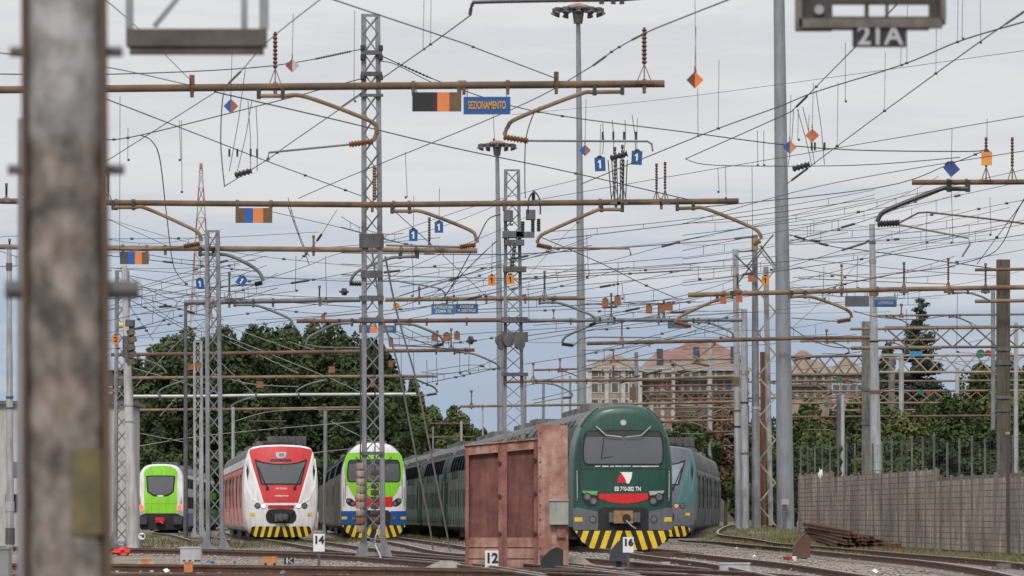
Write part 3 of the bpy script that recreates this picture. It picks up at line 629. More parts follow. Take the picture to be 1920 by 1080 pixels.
def railcar(name, label, px, d, ang, sch, ncars, sg):
    t = train_root(name, label, 'train', px, d, ang)
    hp = [(0, .32), (1.0, .32), (1.22, .40), (1.34, .62), (1.43, .95)]+sm2([(1.45, 1.2), (1.475, 2.0), (1.46, 2.6), (1.40, 3.1), (1.30, 3.5), (1.22, 3.72)], 3)+sm2([(1.16, 3.78), (.8, 3.85), (.4, 3.88), (0, 3.89)], 3)
    cv = lambda x, z: .30*(x/1.45)**2+.38*max(0, (z-1.45)/2.4)**1.5+.10*max(0, 1.0-z)
    cab = shell('cab', hp, 2.0, cv, 3.0, sch['main'], t, .16)
    panel('face_panel', mirror([(0, 1.60), (.66, 1.60), (.70, 1.63), (1.17, 3.25), (1.25, 3.58), (1.20, 3.70), (.8, 3.79), (0, 3.83)]), sch['mask'], cab, cv, .012)
    for s in (-1, 1):
        panel('face_outline', [(s*x, z) for x, z in [(.70, 1.57), (.78, 1.60), (1.20, 3.0), (1.30, 3.55), (1.25, 3.6), (1.16, 3.22), (.685, 1.62)]], sch['line'], cab, cv, .016)
        panel('swoosh', [(s*x, z) for x, z in [(1.32, 3.3), (1.38, 3.0), (1.30, 2.3), (1.10, 1.8), (.85, 1.62), (.85, 1.56), (1.14, 1.70), (1.36, 2.2), (1.42, 2.9), (1.37, 3.35)]], sch['swoosh'], cab, cv, .02)
        sw = panel('side_window', [(s*1.30, 3.12), (s*1.36, 2.85), (s*1.31, 2.5), (s*1.26, 2.85)], rubber, cab, cv, .024)
    ws = panel('windscreen', mirror([(0, 2.30), (.74, 2.29), (.80, 2.32), (1.04, 3.28), (1.02, 3.32), (.7, 3.20), (.3, 3.14), (0, 3.13)]), rubber, cab, cv, .02)
    panel('pane', mirror([(0.012, 2.36), (.73, 2.35), (.97, 3.22), (.7, 3.14), (.3, 3.09), (0.012, 3.08)]), sch.get('glass', glass), ws, cv, .024)
    m_ = MB(); m_.bar((0, cv(0, 2.6)-.03, 2.36), (0, cv(0, 3.1)-.03, 3.1), .015); m_.build('centre_bar', rubber, ws, False, True)
    panel('destination_display', rrect(-.42, .42, 3.22, 3.32, .02), black, cab, cv, .022)
    for s in (-1, 1):
        m_ = MB(); m_.tube([(s*.56, cv(.5, 2.15)-.05, 2.2), (s*.70, cv(.7, 2.6)-.06, 2.5), (s*.90, cv(.9, 3)-.05, 3.0)], .022, 5); m_.box((s*.54, cv(.5, 2.15)-.05, 2.18), (.1, .05, .14)); m_.build('wiper', rubber, cab, False, True)
    if sch.get('emblem'):
        eb = panel('crest', [(-.2, 3.58), (.22, 3.60), (.20, 3.42), (.1, 3.36), (-.12, 3.36), (-.19, 3.42)], palet, cab, cv, .018); panel('crest_mark', [(-.08, 3.54), (.13, 3.55), (.12, 3.42), (-.06, 3.40)], M('crest_blue', (.12, .2, .3), .4), eb, cv, .021)
        text('ME 778-041', .1, white, cab, (.02, cv(0, 2.15)-.02, 2.15), 'number_lettering', .44, .002, True)
        text('malpensa', .1, white, cab, (.02, cv(0, 1.86)-.02, 1.87), 'lettering', .55, .002, True)
    if sch.get('lower'): panel('lower_nose', [(-1.36, .70), (1.36, .70), (1.43, 1.0), (1.41, 1.45), (.9, 1.40), (-.9, 1.40), (-1.41, 1.45), (-1.43, 1.0)], sch['lower'], cab, cv, .012)
    panel('bumper_band', rrect(-.52, .52, 1.36, 1.48, .02), sch['band'], cab, cv, .02)
    panel('nose_line', rrect(-1.1, 1.1, 1.50, 1.55, .01), sch['line'], cab, cv, .018)
    for s in (-1, 1):
        lamp(cab, s*.93, 1.48, .115, cv); lamp(cab, s*.69, 1.47, .095, cv, sch['lamp'], ring=sch['line'])
        panel('label', [(s*1.05, 1.08), (s*1.22, 1.08), (s*1.22, 1.20), (s*1.05, 1.20)], labely, cab, cv, .02)
    rc = panel('coupler_recess', mirror([(0, .78), (.45, .78), (.58, .90), (.61, 1.08), (.55, 1.26), (.45, 1.33), (0, 1.35)]), rubber, cab, cv, .02)
    m_ = MB(); m_.tube([(0, -.32, 1.02), (0, .1, 1.02)], .15, 16); m_.box((0, -.1, 1.0), (.5, .15, .3)); m_.tube([(.12, -.36, 1.02), (.12, -.2, 1.02)], .1, 12); m_.build('coupler', galvd, rc, False, True)
    m_ = MB(); m_.tube([(-.5, -.03, 1.25), (-.35, -.1, 1.15), (-.3, -.1, .9)], .025, 5); m_.tube([(.5, -.03, 1.25), (.35, -.1, 1.1), (.1, -.2, .8), (.2, -.1, .6)], .025, 5); m_.build('hose', rubber, rc, False, True)
    pp = [(-1.0, .24), (1.0, .24), (1.2, .40), (1.24, .55), (1.1, .66), (-1.1, .66), (-1.24, .55), (-1.2, .40)]
    plow(pp, lambda x, z: cv(x, z), cab, chevrons(.2, .70, 1.3, .13, .15, .13, .02))
    y = 0.0; L_ = 17.5
    ch = [(0, .45), (1.2, .45), (1.40, .6)]+hp[5:]
    for i in range(ncars):
        y0 = 3.0 if i == 0 else y; y1 = y+L_-.5
        car = body('carriage', ch, y0, y1, sch['side'], t, mats=[sch['side'], sch['side_mid'], roofm], split=lambda z: 0 if z < 1.25 else (1 if z < 3.1 else (0 if z < 3.4 else 2)))
        k = 0; a = y0+.4
        while a < y1-1.9:
            if k % 4 == 1:
                dr = side_patch(ch, a, a+1.4, .7, 2.9, sg, .022).build('door', sch['door'], car, False, True)
                for q in (.12, .76): side_patch(ch, a+q, a+q+.5, 1.4, 2.75, sg, .03).build('door_window', glassd, dr, False, True)
                a += 1.75
            else: side_patch(ch, a, a+1.5, 1.95, 2.85, sg, .014).build('window', glassd, car, False, True); a += 1.7
            k += 1
        rb = MB()
        for q in range(16): a = y0+.5+q*(y1-y0-1)/16+random.uniform(-.2, .2); rb.add(*(lambda z: (z.v, z.f))(side_patch(ch, a, a+random.choice([.05, .12, .3]), .66, 2.95, sg, .028)))
        rb.build('side_ribs', sch['rib'], car, False, True)
        m_ = MB(); m_.box((0, (y0+y1)/2, 3.98), (1.6, (y1-y0)*.5, .28)); m_.build('roof_units', roofm, car, False, True)
        if i == 0:
            m_ = MB(); px_ = -.45 if sg < 0 else .35
            for s in (-1, 1):
                m_.tube([(s*.5+px_, y0+.4, 4.0), (s*.30+px_, y0+.9, 4.3), (s*.62+px_, y0+.2, 4.85)], .035, 6)
            m_.tube([(-.75+px_, y0+.2, 4.87), (.75+px_, y0+.2, 4.87)], .03, 6); m_.box((0, y0+1.9, 4.0), (1.2, 2.0, .1)); m_.tube([(-.75, y0+.1, 4.05), (-.2, y0-1.2, 4.0), (.4, y0+.2, 4.2)], .025, 5)
            m_.build('pantograph', M('pantograph_dark', (.05, .035, .035), .6, .2), car, False, True)
            m_ = MB(); m_.box((.45, y0+4.5, 4.12), (1.5, 2.6, .38)); m_.box((.5, y0+2.9, 4.1), (.5, .6, .3)); m_.build('roof_box', galvd, car, False, True)
        bogies(car, (y0+3.0 if i else 3.4, y1-2.5)); m_ = MB(); m_.box((0, (y0+y1)/2, .4), (2.2, (y1-y0)*.5, .4)); m_.build('underframe', rubber, car, False, True)
        if i < ncars-1: m_ = MB(); m_.box((0, y1+.25, 2.0), (2.4, .5, 3.2)); m_.build('gangway', rubber, car, False, True)
        y += L_
    return t
redf = paint('red_face_paint', (.58, .03, .035)); 
railcar('railcar', 'red and white railcar with raked nose and lit headlights, left of the tall lattice mast', 527, 202, .074,
    dict(main=wp, mask=redf, line=white, swoosh=paint('white_swoosh', (.78, .78, .80)), band=paint('red_bumper', (.42, .012, .02)), lamp=lit_w, side=M('dull_white_side', (.46, .45, .45), .4, 0, .3, .8, streak=.3),
         side_mid=M('red_brown_side', (.40, .10, .09), .7, 0, .5, .7, col2=(.34, .045, .04), streak=.5, spec=.15), door=M('dull_red_door', (.42, .07, .06), .45, 0, .3, 1, streak=.3), emblem=True, rib=M('pale_pink_rib', (.45, .24, .22), .8, 0, .3, 1, spec=.05)), 3, -1)
teal = paint('teal_paint', (.045, .21, .205)); vio = paint('grey_violet_paint', (.12, .12, .165))
railcar('railcar', 'teal and grey railcar with a lit red lamp, half hidden behind the dark green train', 1236, 205, -.06,
    dict(main=paint('teal_nose', (.075, .15, .165)), mask=vio, line=teal, swoosh=teal, band=paint('nose_grey', (.22, .23, .26)), lower=paint('grey_violet_low', (.13, .135, .165)), lamp=lit_r, side=M('dull_grey_side', (.115, .118, .12), .6, 0, .35, .8, streak=.45, spec=.15), side_mid=M('grey_side_mid', (.08, .083, .086), .6, 0, .35, .8, streak=.45, spec=.15),
         door=M('grey_door', (.17, .175, .18), .6, 0, .2, 1, spec=.15), rib=M('mid_grey_rib', (.19, .195, .20), .8, 0, .3, 1, spec=.05), glass=M('pale_cab_glass', (.25, .31, .36), .15, coat=.3)), 3, 1)

def rock(label, px, d, ang, ncars):
    t = train_root('double_deck_train', label, 'train', px, d, ang)
    hp = [(0, .55), (1.0, .55), (1.30, .6)]+sm2([(1.36, .8), (1.39, 1.5), (1.38, 2.6), (1.30, 3.3), (1.12, 3.75), (.85, 4.0), (.5, 4.08), (0, 4.1)], 4)
    cv = lambda x, z: .16*(x/1.4)**2+.25*max(0, (z-1.3)/2.8)**1.5
    cab = shell('cab', hp, 2.2, cv, 2.4, wp, t, .2)
    panel('face_panel', mirror([(0, 1.22), (.90, 1.22), (.96, 1.32), (.96, 3.0), (.98, 3.6), (.9, 3.78), (.6, 3.97), (0, 4.02)]), lime, cab, cv, .02)
    panel('hood_line', [(-.92, 1.76), (.92, 1.76), (.92, 1.79), (-.92, 1.79)], paint('lime_dark', (.13, .40, .015)), cab, cv, .024)
    ws = panel('windscreen', mirror([(0, 2.18), (.42, 2.2), (.78, 2.45), (.86, 3.36), (.8, 3.42), (0, 3.44)]), rubber, cab, cv, .024)
    panel('pane', mirror([(0, 2.30), (.38, 2.3), (.70, 2.5), (.77, 3.35), (0, 3.37)]), glass, ws, cv, .028)
    panel('emblem', [(-.19, 2.19), (.17, 2.19), (.17, 2.27), (-.19, 2.27)], white, ws, cv, .032)
    panel('skirt', mirror([(0, .25), (1.1, .25), (1.36, .5), (1.37, 1.0), (.95, 1.2), (0, 1.2)]), rubber, cab, cv, .03, .2)
    m_ = MB(); m_.box((-.02, -.25, .82), (.5, .4, .3)); m_.tube([(-.2, -.5, .86), (-.2, -.3, .86)], .1, 10); m_.tube([(.15, -.5, .86), (.15, -.3, .86)], .1, 10); m_.tube([(0, -.45, .75), (.15, -.5, .6)], .04, 6); m_.build('coupler', redp, cab, False, True)
    for s in (-1, 1):
        m_ = MB(); m_.box((s*1.02, -.12, .8), (.48, .3, .46)); m_.build('buffer_block', M('buffer_grey', (.035, .035, .038), .6), cab, False, True)
        panel('tail_lamp', [(s*1.0, 1.40), (s*1.22, 1.42), (s*1.24, 1.62), (s*1.12, 1.76), (s*1.0, 1.62)], lit_r, cab, cv, .03)
        panel('lamp_housing', [(s*.98, 1.02), (s*1.3, 1.02), (s*1.3, 1.36), (s*.98, 1.38)], palet, cab, cv, .028)
        panel('pillar_stripe', [(s*1.17, 1.78), (s*1.23, 1.7), (s*1.20, 2.25)], rubber, cab, cv, .03)
    m_ = MB(); m_.box((0, 1.4, 4.14), (1.0, 1.2, .14)); m_.build('roof_cowl', galvd, cab, False, True)
    y = 0; L_ = 24; gr = M('green_carriage_side', (.13, .36, .05), .7, 0, .4, .6, col2=(.06, .16, .04), streak=.4, spec=.05)
    for i in range(ncars):
        y0 = 2.4 if i == 0 else y; y1 = y+L_-.6; ch = [(0, .4), (1.3, .4), (1.36, .55)]+hp[3:]
        car = body('carriage', ch, y0, y1, wp, t, mats=[gr, M('pale_band', (.5, .52, .5), .4, 0, .3, 1, streak=.3), roofm, M('dark_blue_low', (.03, .045, .07), .5, 0, .3, .8)] if i else [M('white_car_side', (.42, .42, .44), .4, 0, .2, .8, streak=.3)]*2+[roofm, blu], split=lambda z: 3 if z < 1.15 else (0 if z < 3.1 else (1 if z < 3.5 else 2)))
        for k in range(7):
            a = y0+3+k*2.6
            side_patch(ch, a, a+1.9, 1.5, 2.2, 1).build('window', glassd, car, False, True); side_patch(ch, a, a+1.9, 2.7, 3.3, 1).build('window', glassd, car, False, True)
        for dy in (y0+.9, y1-2.2): side_patch(ch, dy, dy+1.4, .7, 2.7, 1, .02).build('door', M('dark_green_door', (.03, .10, .04), .4), car, False, True)
        bogies(car, (y0+3.5, y1-3.5)); m_ = MB(); m_.box((0, (y0+y1)/2, .45), (2.4, (y1-y0)*.5, .4)); m_.build('underframe', rubber, car, False, True)
        m_ = MB(); m_.box((0, y0+6, 4.15), (1.5, 5, .25)); m_.build('roof_units', roofm, car, False, True); y += L_
rock('far light green and white train with a red coupler, leftmost train in the yard', 301, 300, .030, 4)
# ------------------------------------------------------------------ masts
def ground_at(x, d): return GZ(P(x, 0, d).x, d)
def lattice(label, x, ytop, d, w0, w1, mat=galv, name='lattice_mast', leg=.11, ybot=None, xb=None, pitch=.46, group=None):
    """w0,w1: width in photo px at top / bottom; xb: px centre at the foot"""
    xb = xb or x; g = ground_at(xb, d); zt = P(0, ytop, d).z; t = thing(name, label, 'mast', (P(xb, 0, d).x, d, g), 0, group)
    Xt, Xb = P(x, 0, d).x, P(xb, 0, d).x; a0, a1 = PX(w0, d), PX(w1, d)
    def at(s, z): f = (z-g)/(zt-g); return V((Xb+(Xt-Xb)*f+s*((a1+(a0-a1)*f)-leg)/2, d, z))
    for s in (-1, 1):
        m_ = MB()
        for yy in (-1, 1):
            o_ = V((0, yy*.16, 0)); 
        m_.bar(at(s, g)+V((0, -.16, 0)), at(s, zt)+V((0, -.12, 0)), leg, .07); m_.bar(at(s, g)+V((0, .16, 0)), at(s, zt)+V((0, .12, 0)), leg, .07)
        m_.bar(at(s, g)+V((-s*0, 0, 0)), at(s, zt), leg*.25, .3)
        m_.build('leg', mat, t)
    m_ = MB(); z = g+.25
    while z < zt-pitch*.5:
        z2 = min(z+pitch, zt-.05)
        for yy in (-.17, .17):
            o_ = V((0, yy, 0)); m_.bar(at(-1, z)+o_, at(1, z2)+o_, .035, .02); m_.bar(at(1, z)+o_*.93, at(-1, z2)+o_*.93, .035, .02)
        z = z2
    m_.bar(at(-1, zt-.02), at(1, zt-.02), .06); m_.bar(at(-1, g+.2)+V((0, -.19, 0)), at(1, g+.2)+V((0, -.19, 0)), .08)
    m_.build('lacing', mat, t)
    m_ = MB(); m_.box((Xb, d, g+.04), (a1+.45, 1.0, .16)); m_.build('footing', concd, t)
    m_ = MB()
    for s in (-1, 1):
        p = at(s, g+.1); m_.add([p+V((0, -.2, 0)), p+V((s*.24, -.2, 0)), p+V((0, -.2, .62)), p+V((0, -.17, 0)), p+V((s*.24, -.17, 0)), p+V((0, -.17, .62))], [(0, 1, 2), (5, 4, 3), (0, 3, 4, 1), (1, 4, 5, 2), (2, 5, 3, 0)])
        p = p+V((-s*.03, 0, 0)); m_.add([p+V((0, -.2, 0)), p+V((-s*.1, -.2, 0)), p+V((0, -.2, .4)), p+V((0, -.17, 0)), p+V((-s*.1, -.17, 0)), p+V((0, -.17, .4))], [(0, 1, 2), (5, 4, 3), (0, 3, 4, 1), (1, 4, 5, 2), (2, 5, 3, 0)])
    m_.build('gusset', mat, t)
    return t, at
def pole(label, x, ytop, d, w0, w1, mat, ybot=None, name='steel_pole', bands=(), xb=None, g=None, n=20, cat='pole', group=None, cap=True):
    xb = xb or x; g = ground_at(xb, d) if g is None else g; zt = P(0, ytop, d).z; Xt, Xb = P(x, 0, d).x, P(xb, 0, d).x
    t = thing(name, label, cat, (Xb, d, g), 0, group); m_ = MB(); m_.tube([(Xb, d, g-.1), (Xb*.5+Xt*.5, d, (g+zt)/2), (Xt, d, zt)], PX(w1, d)/2, n, PX(w0, d)/2)
    m_.build('shaft', mat, t, True)
    if bands:
        for yb, wd, bm_ in bands:
            z = P(0, yb, d).z; f = (z-g)/(zt-g); r = (PX(w1, d)+(PX(w0, d)-PX(w1, d))*f)/2+.02; c = V((Xb+(Xt-Xb)*f, d, z)); m_ = MB(); m_.tube([c-V((0, 0, PX(wd, d)/2)), c+V((0, 0, PX(wd, d)/2))], r, n); m_.build('band', bm_, t, True)
    return t
# tall lattice mast in the middle
t1, at1 = lattice('tall grey lattice mast in front of the lime green train, with switch boxes halfway up', 695, 27, 118, 35, 44, galv, xb=701)
for yb, hh, ww in ((452, 26, 46), (515, 14, 40), (180, 5, 44), (100, 8, 40), (140, 8, 40), (560, 10, 46), (600, 8, 46), (850, 6, 44)):
    m_ = MB(); c = P(697, yb, 118); m_.box((c.x, c.y-.2, c.z), (PX(ww, 118), .12, PX(hh, 118))); m_.build('cross_plate', galvd, t1)
for sx in (680, 714):
    m_ = MB()
    for yb in (90, 108, 145): c = P(sx, yb, 117.8); m_.box(c, (.1, .14, .12)); m_.tube([c+V((0, -.1, 0)), c+V((0, .3, 0))], .05, 8)
    m_.build('wire_clamp', insd, t1)
m_ = MB(); c0 = P(702, 312, 117.7); m_.lathe([(i/24, .05 if i % 2 else .032) for i in range(25)], P(702, 375, 117.7), c0, 10); m_.build('insulator', inso, t1)
m_ = MB(); m_.tube(smooth_path([P(712, 985, 117.6), P(703, 1015, 117.5), P(712, 1040, 117.4), P(718, 1056, 117.2)], 6), .018, 6); m_.build('earth_cable', palet, t1)
t2, at2 = lattice('grey lattice mast between the far light green train and the red railcar', 398, 432, 143, 27, 34, galv, xb=404)
t3, at3 = lattice('grey lattice mast with switchgear rising behind the wooden hut', 960, 318, 165, 30, 44, galv, xb=965)
for bx, by, bw, bh in ((953, 405, 18, 20), (995, 403, 18, 18), (962, 440, 40, 12), (985, 440, 34, 10), (965, 505, 44, 10), (965, 455, 36, 10)): sg = MB(); sg.box(P(bx, by, 164.6), (PX(bw, 165), .5, PX(bh, 165))); sg.build('switch_box', galvd, t3)
for (xa, ya, xb_, yb_) in ((1000, 378, 1000, 362), (999, 412, 999, 436), (1010, 410, 1010, 434), (966, 452, 960, 500), (980, 415, 980, 440)):
    m_ = MB(); m_.lathe([(i/14, .07 if i % 2 else .045) for i in range(15)], P(xa, ya, 164.4), P(xb_, yb_, 164.4), 10); m_.build('insulator', insd, t3)
m_ = MB(); m_.tube(smooth_path([P(990, 398, 164.3), P(992, 372, 164.3), P(1002, 360, 164.3), P(1012, 375, 164.3), P(1013, 402, 164.3)], 6), .025, 6); m_.build('loop_cable', wirem, t3)
for yb, hh in ((600, 10), (632, 18), (702, 6)):
    m_ = MB(); c = P(965, yb, 164.7); m_.box(c, (PX(50, 165), .5, PX(hh, 165))); m_.build('cross_plate', galvd, t3)
for wx, wy in ((937, 638), (940, 648), (952, 640), (973, 645)):
    m_ = MB(); m_.tube([P(wx, wy, 164.2), P(wx, wy, 164.2)+V((.05, -.07, 0))], .19 if wx != 940 else .15, 20); m_.build('pulley_wheel', galvd, t3)
lattice('narrow grey lattice mast right of the far light green train', 371, 640, 225, 17, 19, whsteel, xb=373, pitch=.5)
pole('slim grey post carrying the end of the grey tube, left of the narrow lattice mast', 348, 566, 224, 6, 9, galvd)
lattice('lattice mast just behind the white tapered pole at the left', 229, 507, 168, 26, 30, galv, xb=228)
pole('white tapered concrete pole in front of the left lattice mast', 233, 498, 160, 10, 24, M('pale_concrete', (.42, .42, .43), .85, 0, .2, 1.2, streak=.3), xb=250, name='concrete_pole', bands=((760, 3, conc), (790, 3, conc), (650, 40, galvd)))
m_ = thing('tensioning_gear', 'tensioning gear with a yellow cap clamped to the white tapered pole', 'tensioning gear', tuple(P(243, 640, 159)))
q = MB(); q.box(P(243, 606, 159), (.25, .3, .2)); q.tube([P(248, 600, 159), P(246, 640, 159), P(249, 670, 159)], .09, 8); q.tube([P(240, 640, 159), P(242, 680, 159)], .12, 8); q.build('bracket', galvd, m_)
q = MB(); q.tube([P(224, 610, 159), P(231, 610, 159)], .09, 10); q.build('cap', M('yellow_cap', (.65, .42, .02), .5), m_)
for i in range(5): q = MB(); q.tube([P(244+i % 2*3, 618+i*14, 158.8), P(247+i % 2*3, 628+i*14, 158.8)], .13, 10); q.build('weight', M('rust_weight', (.12, .09, .07), .8), m_)
pole('bluish steel mast at the far left edge, left of the big rusty pole', 17, 467, 150, 9, 16, whsteel, xb=19, bands=((500, 14, galvd), (745, 4, galvd), (765, 3, galvd), (950, 18, palet), (1005, 30, galvd)))
pole('white tubular mast carrying the curved dark arm, in front of the concrete wall', 1635, 420, 190, 10, 24, whsteel, xb=1645, bands=((490, 6, conc), (455, 5, galvd), (547, 16, rusto), (640, 3, rubber), (735, 6, rustr), (880, 4, palet), (990, 4, galvd), (1012, 22, galv)))
# high masts with lamp crowns
def highmast(label, x, ytop, d, w0, w1, crown, xb=None):
    t = pole(label, x, ytop, d, w0, w1, M('high_mast_steel', (.25, .27, .30), .5, .3, .15, 1, streak=.15), name='light_mast', xb=xb, n=16, cat='light mast')
    if not crown: return t
    c = P(x, ytop, d); k = PX(crown, d); rg = MB()
    pts = [(c.x+k/2*math.cos(i*math.pi/10), c.y+k/2*math.sin(i*math.pi/10), c.z) for i in range(21)]; rg.tube(pts, .07, 6)
    for i in range(8): a = i*math.pi/4; rg.bar(c, (c.x+k/2*math.cos(a), c.y+k/2*math.sin(a), c.z), .08)
    rg.lathe([(0, .28), (1, .42)], c-V((0, 0, .9)), c+V((0, 0, .1)), 12); rg.build('ring', galvd, t)
    q = MB(); q.lathe([(0, k*.27), (.5, k*.22), (1, .1)], c+V((0, 0, .15)), c+V((0, 0, .42)), 16); q.build('dome', M('dome_rust', (.30, .15, .09), .6), t)
    for i in range(12):
        a = i*math.pi/6; p = V((c.x+k/2*math.cos(a), c.y+k/2*math.sin(a), c.z)); q = MB(); q.box(p+V((0, 0, -.02)), (.45, .35, .18), a); q.lathe([(0, .14), (1, .22)], p+V((math.cos(a)*.05, math.sin(a)*.05, -.16)), p+V((math.cos(a)*.16, math.sin(a)*.16, -.36)), 10); q.build('floodlight', galvd, t)
    return t
highmast('tall light mast with a lamp crown at the top centre of the photo', 1084, 18, 330, 8, 21, 84, xb=1093)
highmast('shorter looking far light mast with a lamp crown, left of the one at the top', 932, 272, 440, 7, 17, 62, xb=942)
highmast('thick grey light mast running out of the top of the photo, right of the trains', 1460, -60, 205, 20, 33, 0, xb=1473)
q = thing('junction_box', 'small grey junction box with a conduit low on the thick light mast', 'junction box', tuple(P(1472, 945, 204))); m_ = MB(); m_.box(P(1472, 941, 204.2), (.28, .15, .22)); m_.build('box', palet, q); m_ = MB(); m_.tube([P(1471, 946, 204.2), P(1470, 960, 204.2), P(1470, 1000, 204.2)], .08, 8, .05); m_.build('conduit', galvd, q)
# paired grey poles and braced mast at the right
pole('slim pale pole, left one of the close pair beside the teal train', 1379, 467, 215, 11, 13, whsteel, xb=1385, bands=((770, 3, rustr), (800, 3, rubber)))
pole('pale pole with red stains, right one of the close pair beside the teal train', 1395, 580, 212, 12, 17, whsteel, xb=1397, bands=((700, 4, conc), (755, 3, rubber), (850, 3, galvd)))
t = pole('bluish grey pole topped by a tan drum, left leg of the cross braced mast', 1415, 440, 212, 10, 18, galv, xb=1418, bands=((455, 28, M('tan_drum', (.28, .20, .12), .7)), (765, 4, palet)))
b = thing('braced_mast', 'tan cross braced steel mast between the bluish pole and the thick light mast', 'mast', (P(1444, 0, 214).x, 214, .5))
m_ = MB(); m_.tube([P(1436, 500, 214), P(1445, 985, 214)], PX(5, 214), 10); m_.build('leg', whsteel, b, True)
m_ = MB(); m_.tube([P(1430, 660, 214.6), P(1432, 985, 214.6)], PX(5, 214), 10); m_.build('leg', M('rust_leg', (.20, .09, .045), .85), b, True)
m_ = MB(); zz = 985; s = 0
while zz > 480: m_.bar(P(1421 if s else 1454, zz, 213.3), P(1454 if s else 1421, zz-40, 213.3), .13, .06); zz -= 40; s ^= 1
m_.build('bracing', M('pale_tan_brace', (.36, .30, .22), .75, 0, .3, 1.5), b)
m_ = MB(); yy = 470
for xa, ya, xb_, yb_ in ((1378, 478, 1430, 530), (1430, 470, 1384, 530), (1384, 472, 1420, 470), (1400, 500, 1450, 440), (1455, 500, 1425, 460)): m_.bar(P(xa, ya, 211.5), P(xb_, yb_, 211.5), .10, .06)
m_.build('upper_bracing', galvd, b)
# concrete and other posts behind the wall
def sqpost(label, x, ytop, d, w, mat=concd, name='concrete_post', g=0, bands=()):
    t = thing(name, label, 'post', (P(x, 0, d).x, d, g)); zt = P(0, ytop, d).z; m_ = MB(); W = PX(w, d); X = P(x, 0, d).x
    m_.box((X, d, (g+zt)/2), (W*.45, W*.9, zt-g)); 
    for s in (-1, 1): m_.box((X+s*W*.36, d, (g+zt)/2), (W*.27, W, zt-g))
    m_.build('shaft', mat, t)
    for yb, hh in bands: m_ = MB(); m_.box(P(x, yb, d), (W*1.12, W*1.15, PX(hh, d))); m_.build('band', galvd, t)
    return t
sqpost('brown grey concrete post behind the white tubular mast', 1624, 603, 240, 16, bands=((730, 6), (795, 4)))
sqpost('thick brown grey concrete post at the right, rising behind the concrete wall', 1881, 487, 185, 24, M('brown_concrete', (.10, .083, .068), .9, 0, .3, 1.2, bump=.2, streak=.4), bands=((680, 9), (745, 6), (770, 4), (655, 6)))
for i, (x, yt, d, w_, m_) in enumerate([(1690, 668, 300, 9, whsteel), (1573, 740, 300, 9, galvd), (1580, 740, 290, 7, palet), (1672, 668, 330, 12, concd), (1905, 605, 260, 8, whsteel), (1795, 690, 320, 8, palet), (1862, 545, 280, 8, galv)]):
    pole(['pale ringed post left of the conifer trunk, behind the wall', 'dark post behind the wall under the truss, left of a pale one', 'pale slim post behind the wall under the truss', 'wide brown post behind the wall beside the pale ringed post', 'pale post at the far right beyond the thick concrete post', 'short pale post hanging below the truss at the right', 'thin grey mast just left of the thick concrete post'][i], x, yt, d, w_, w_+1, m_)
for i, (x, yt, d, w_) in enumerate([(437, 763, 280, 6), (610, 770, 290, 7), (376, 772, 300, 5), (1019, 715, 400, 5), (1054, 692, 420, 4), (1069, 705, 420, 4), (1331, 640, 420, 9), (1193, 660, 430, 7), (865, 790, 420, 4), (812, 800, 420, 3), (905, 765, 400, 3), (985, 700, 400, 4)]):
    pole('slim distant post among the far gantries behind the trains', x, yt, d, w_, w_+1, whsteel if i % 2 == 0 else galv, group='slim distant posts behind the trains')
# red and white radio tower far behind
t = thing('radio_tower', 'red and white lattice radio tower far behind the trees', 'tower', (P(377, 0, 620).x, 620, 0)); d = 620
redw = M('tower_red', (.25, .085, .065), .8); whw = M('tower_white', (.33, .315, .31), .8)  # red and white muted, distance haze put into the colours
def tw(y): return PX(3+ (y-306)*.125, d)/2
prev = 306; k = 0
for y in [325, 352, 380, 408, 440, 475, 510, 548, 590, 640, 700, 780, 880, 985]:
    m_ = MB(); za, zb = P(0, prev, d).z, P(0, y, d).z; X = P(377, 0, d).x
    for sx, sy in ((-1, -1), (1, -1), (1, 1), (-1, 1)):
        m_.bar((X+sx*tw(prev), d+sy*tw(prev), za), (X+sx*tw(y), d+sy*tw(y), zb), .10)
    for sy in (-1, 1):
        m_.bar((X-tw(prev), d+sy*tw(prev), za), (X+tw(y), d+sy*tw(y), zb), .055); m_.bar((X+tw(prev), d+sy*tw(prev), za), (X-tw(y), d+sy*tw(y), zb), .055); m_.bar((X-tw(y), d+sy*tw(y), zb), (X+tw(y), d+sy*tw(y), zb), .06)
    m_.build('section', redw if k % 2 == 0 else whw, t); prev = y; k += 1
# ------------------------------------------------------------------ big foreground pole
t = thing('rusty_pole', 'thick blurred grey brown pole close to the camera at the left', 'pole', (P(124, 0, 20).x, 20, 0))
bp = bpy.data.materials.new('mottled_pole'); bp.use_nodes = True; nt2 = bp.node_tree; pb = nt2.nodes['Principled BSDF']; pb.inputs['Roughness'].default_value = .8
def nn(ty): return nt2.nodes.new(ty)
tc2 = nn('ShaderNodeTexCoord'); sx = nn('ShaderNodeSeparateXYZ'); nt2.links.new(tc2.outputs['Object'], sx.inputs[0])
m1 = nn('ShaderNodeMapping'); m1.inputs['Scale'].default_value = (6, 6, 4); nt2.links.new(tc2.outputs['Object'], m1.inputs[0])
n1 = nn('ShaderNodeTexNoise'); n1.inputs['Scale'].default_value = 1.6; n1.inputs['Detail'].default_value = 6; nt2.links.new(m1.outputs[0], n1.inputs[0])
n2 = nn('ShaderNodeTexNoise'); n2.inputs['Scale'].default_value = 9; n2.inputs['Detail'].default_value = 5; nt2.links.new(tc2.outputs['Object'], n2.inputs[0])
def rp(i, a, b, c, e_):
    r_ = nn('ShaderNodeValToRGB'); nt2.links.new(i, r_.inputs[0]); r_.color_ramp.elements[0].position = a; r_.color_ramp.elements[1].position = b; r_.color_ramp.elements[0].color = (*c, 1); r_.color_ramp.elements[1].color = (*e_, 1); return r_.outputs[0]
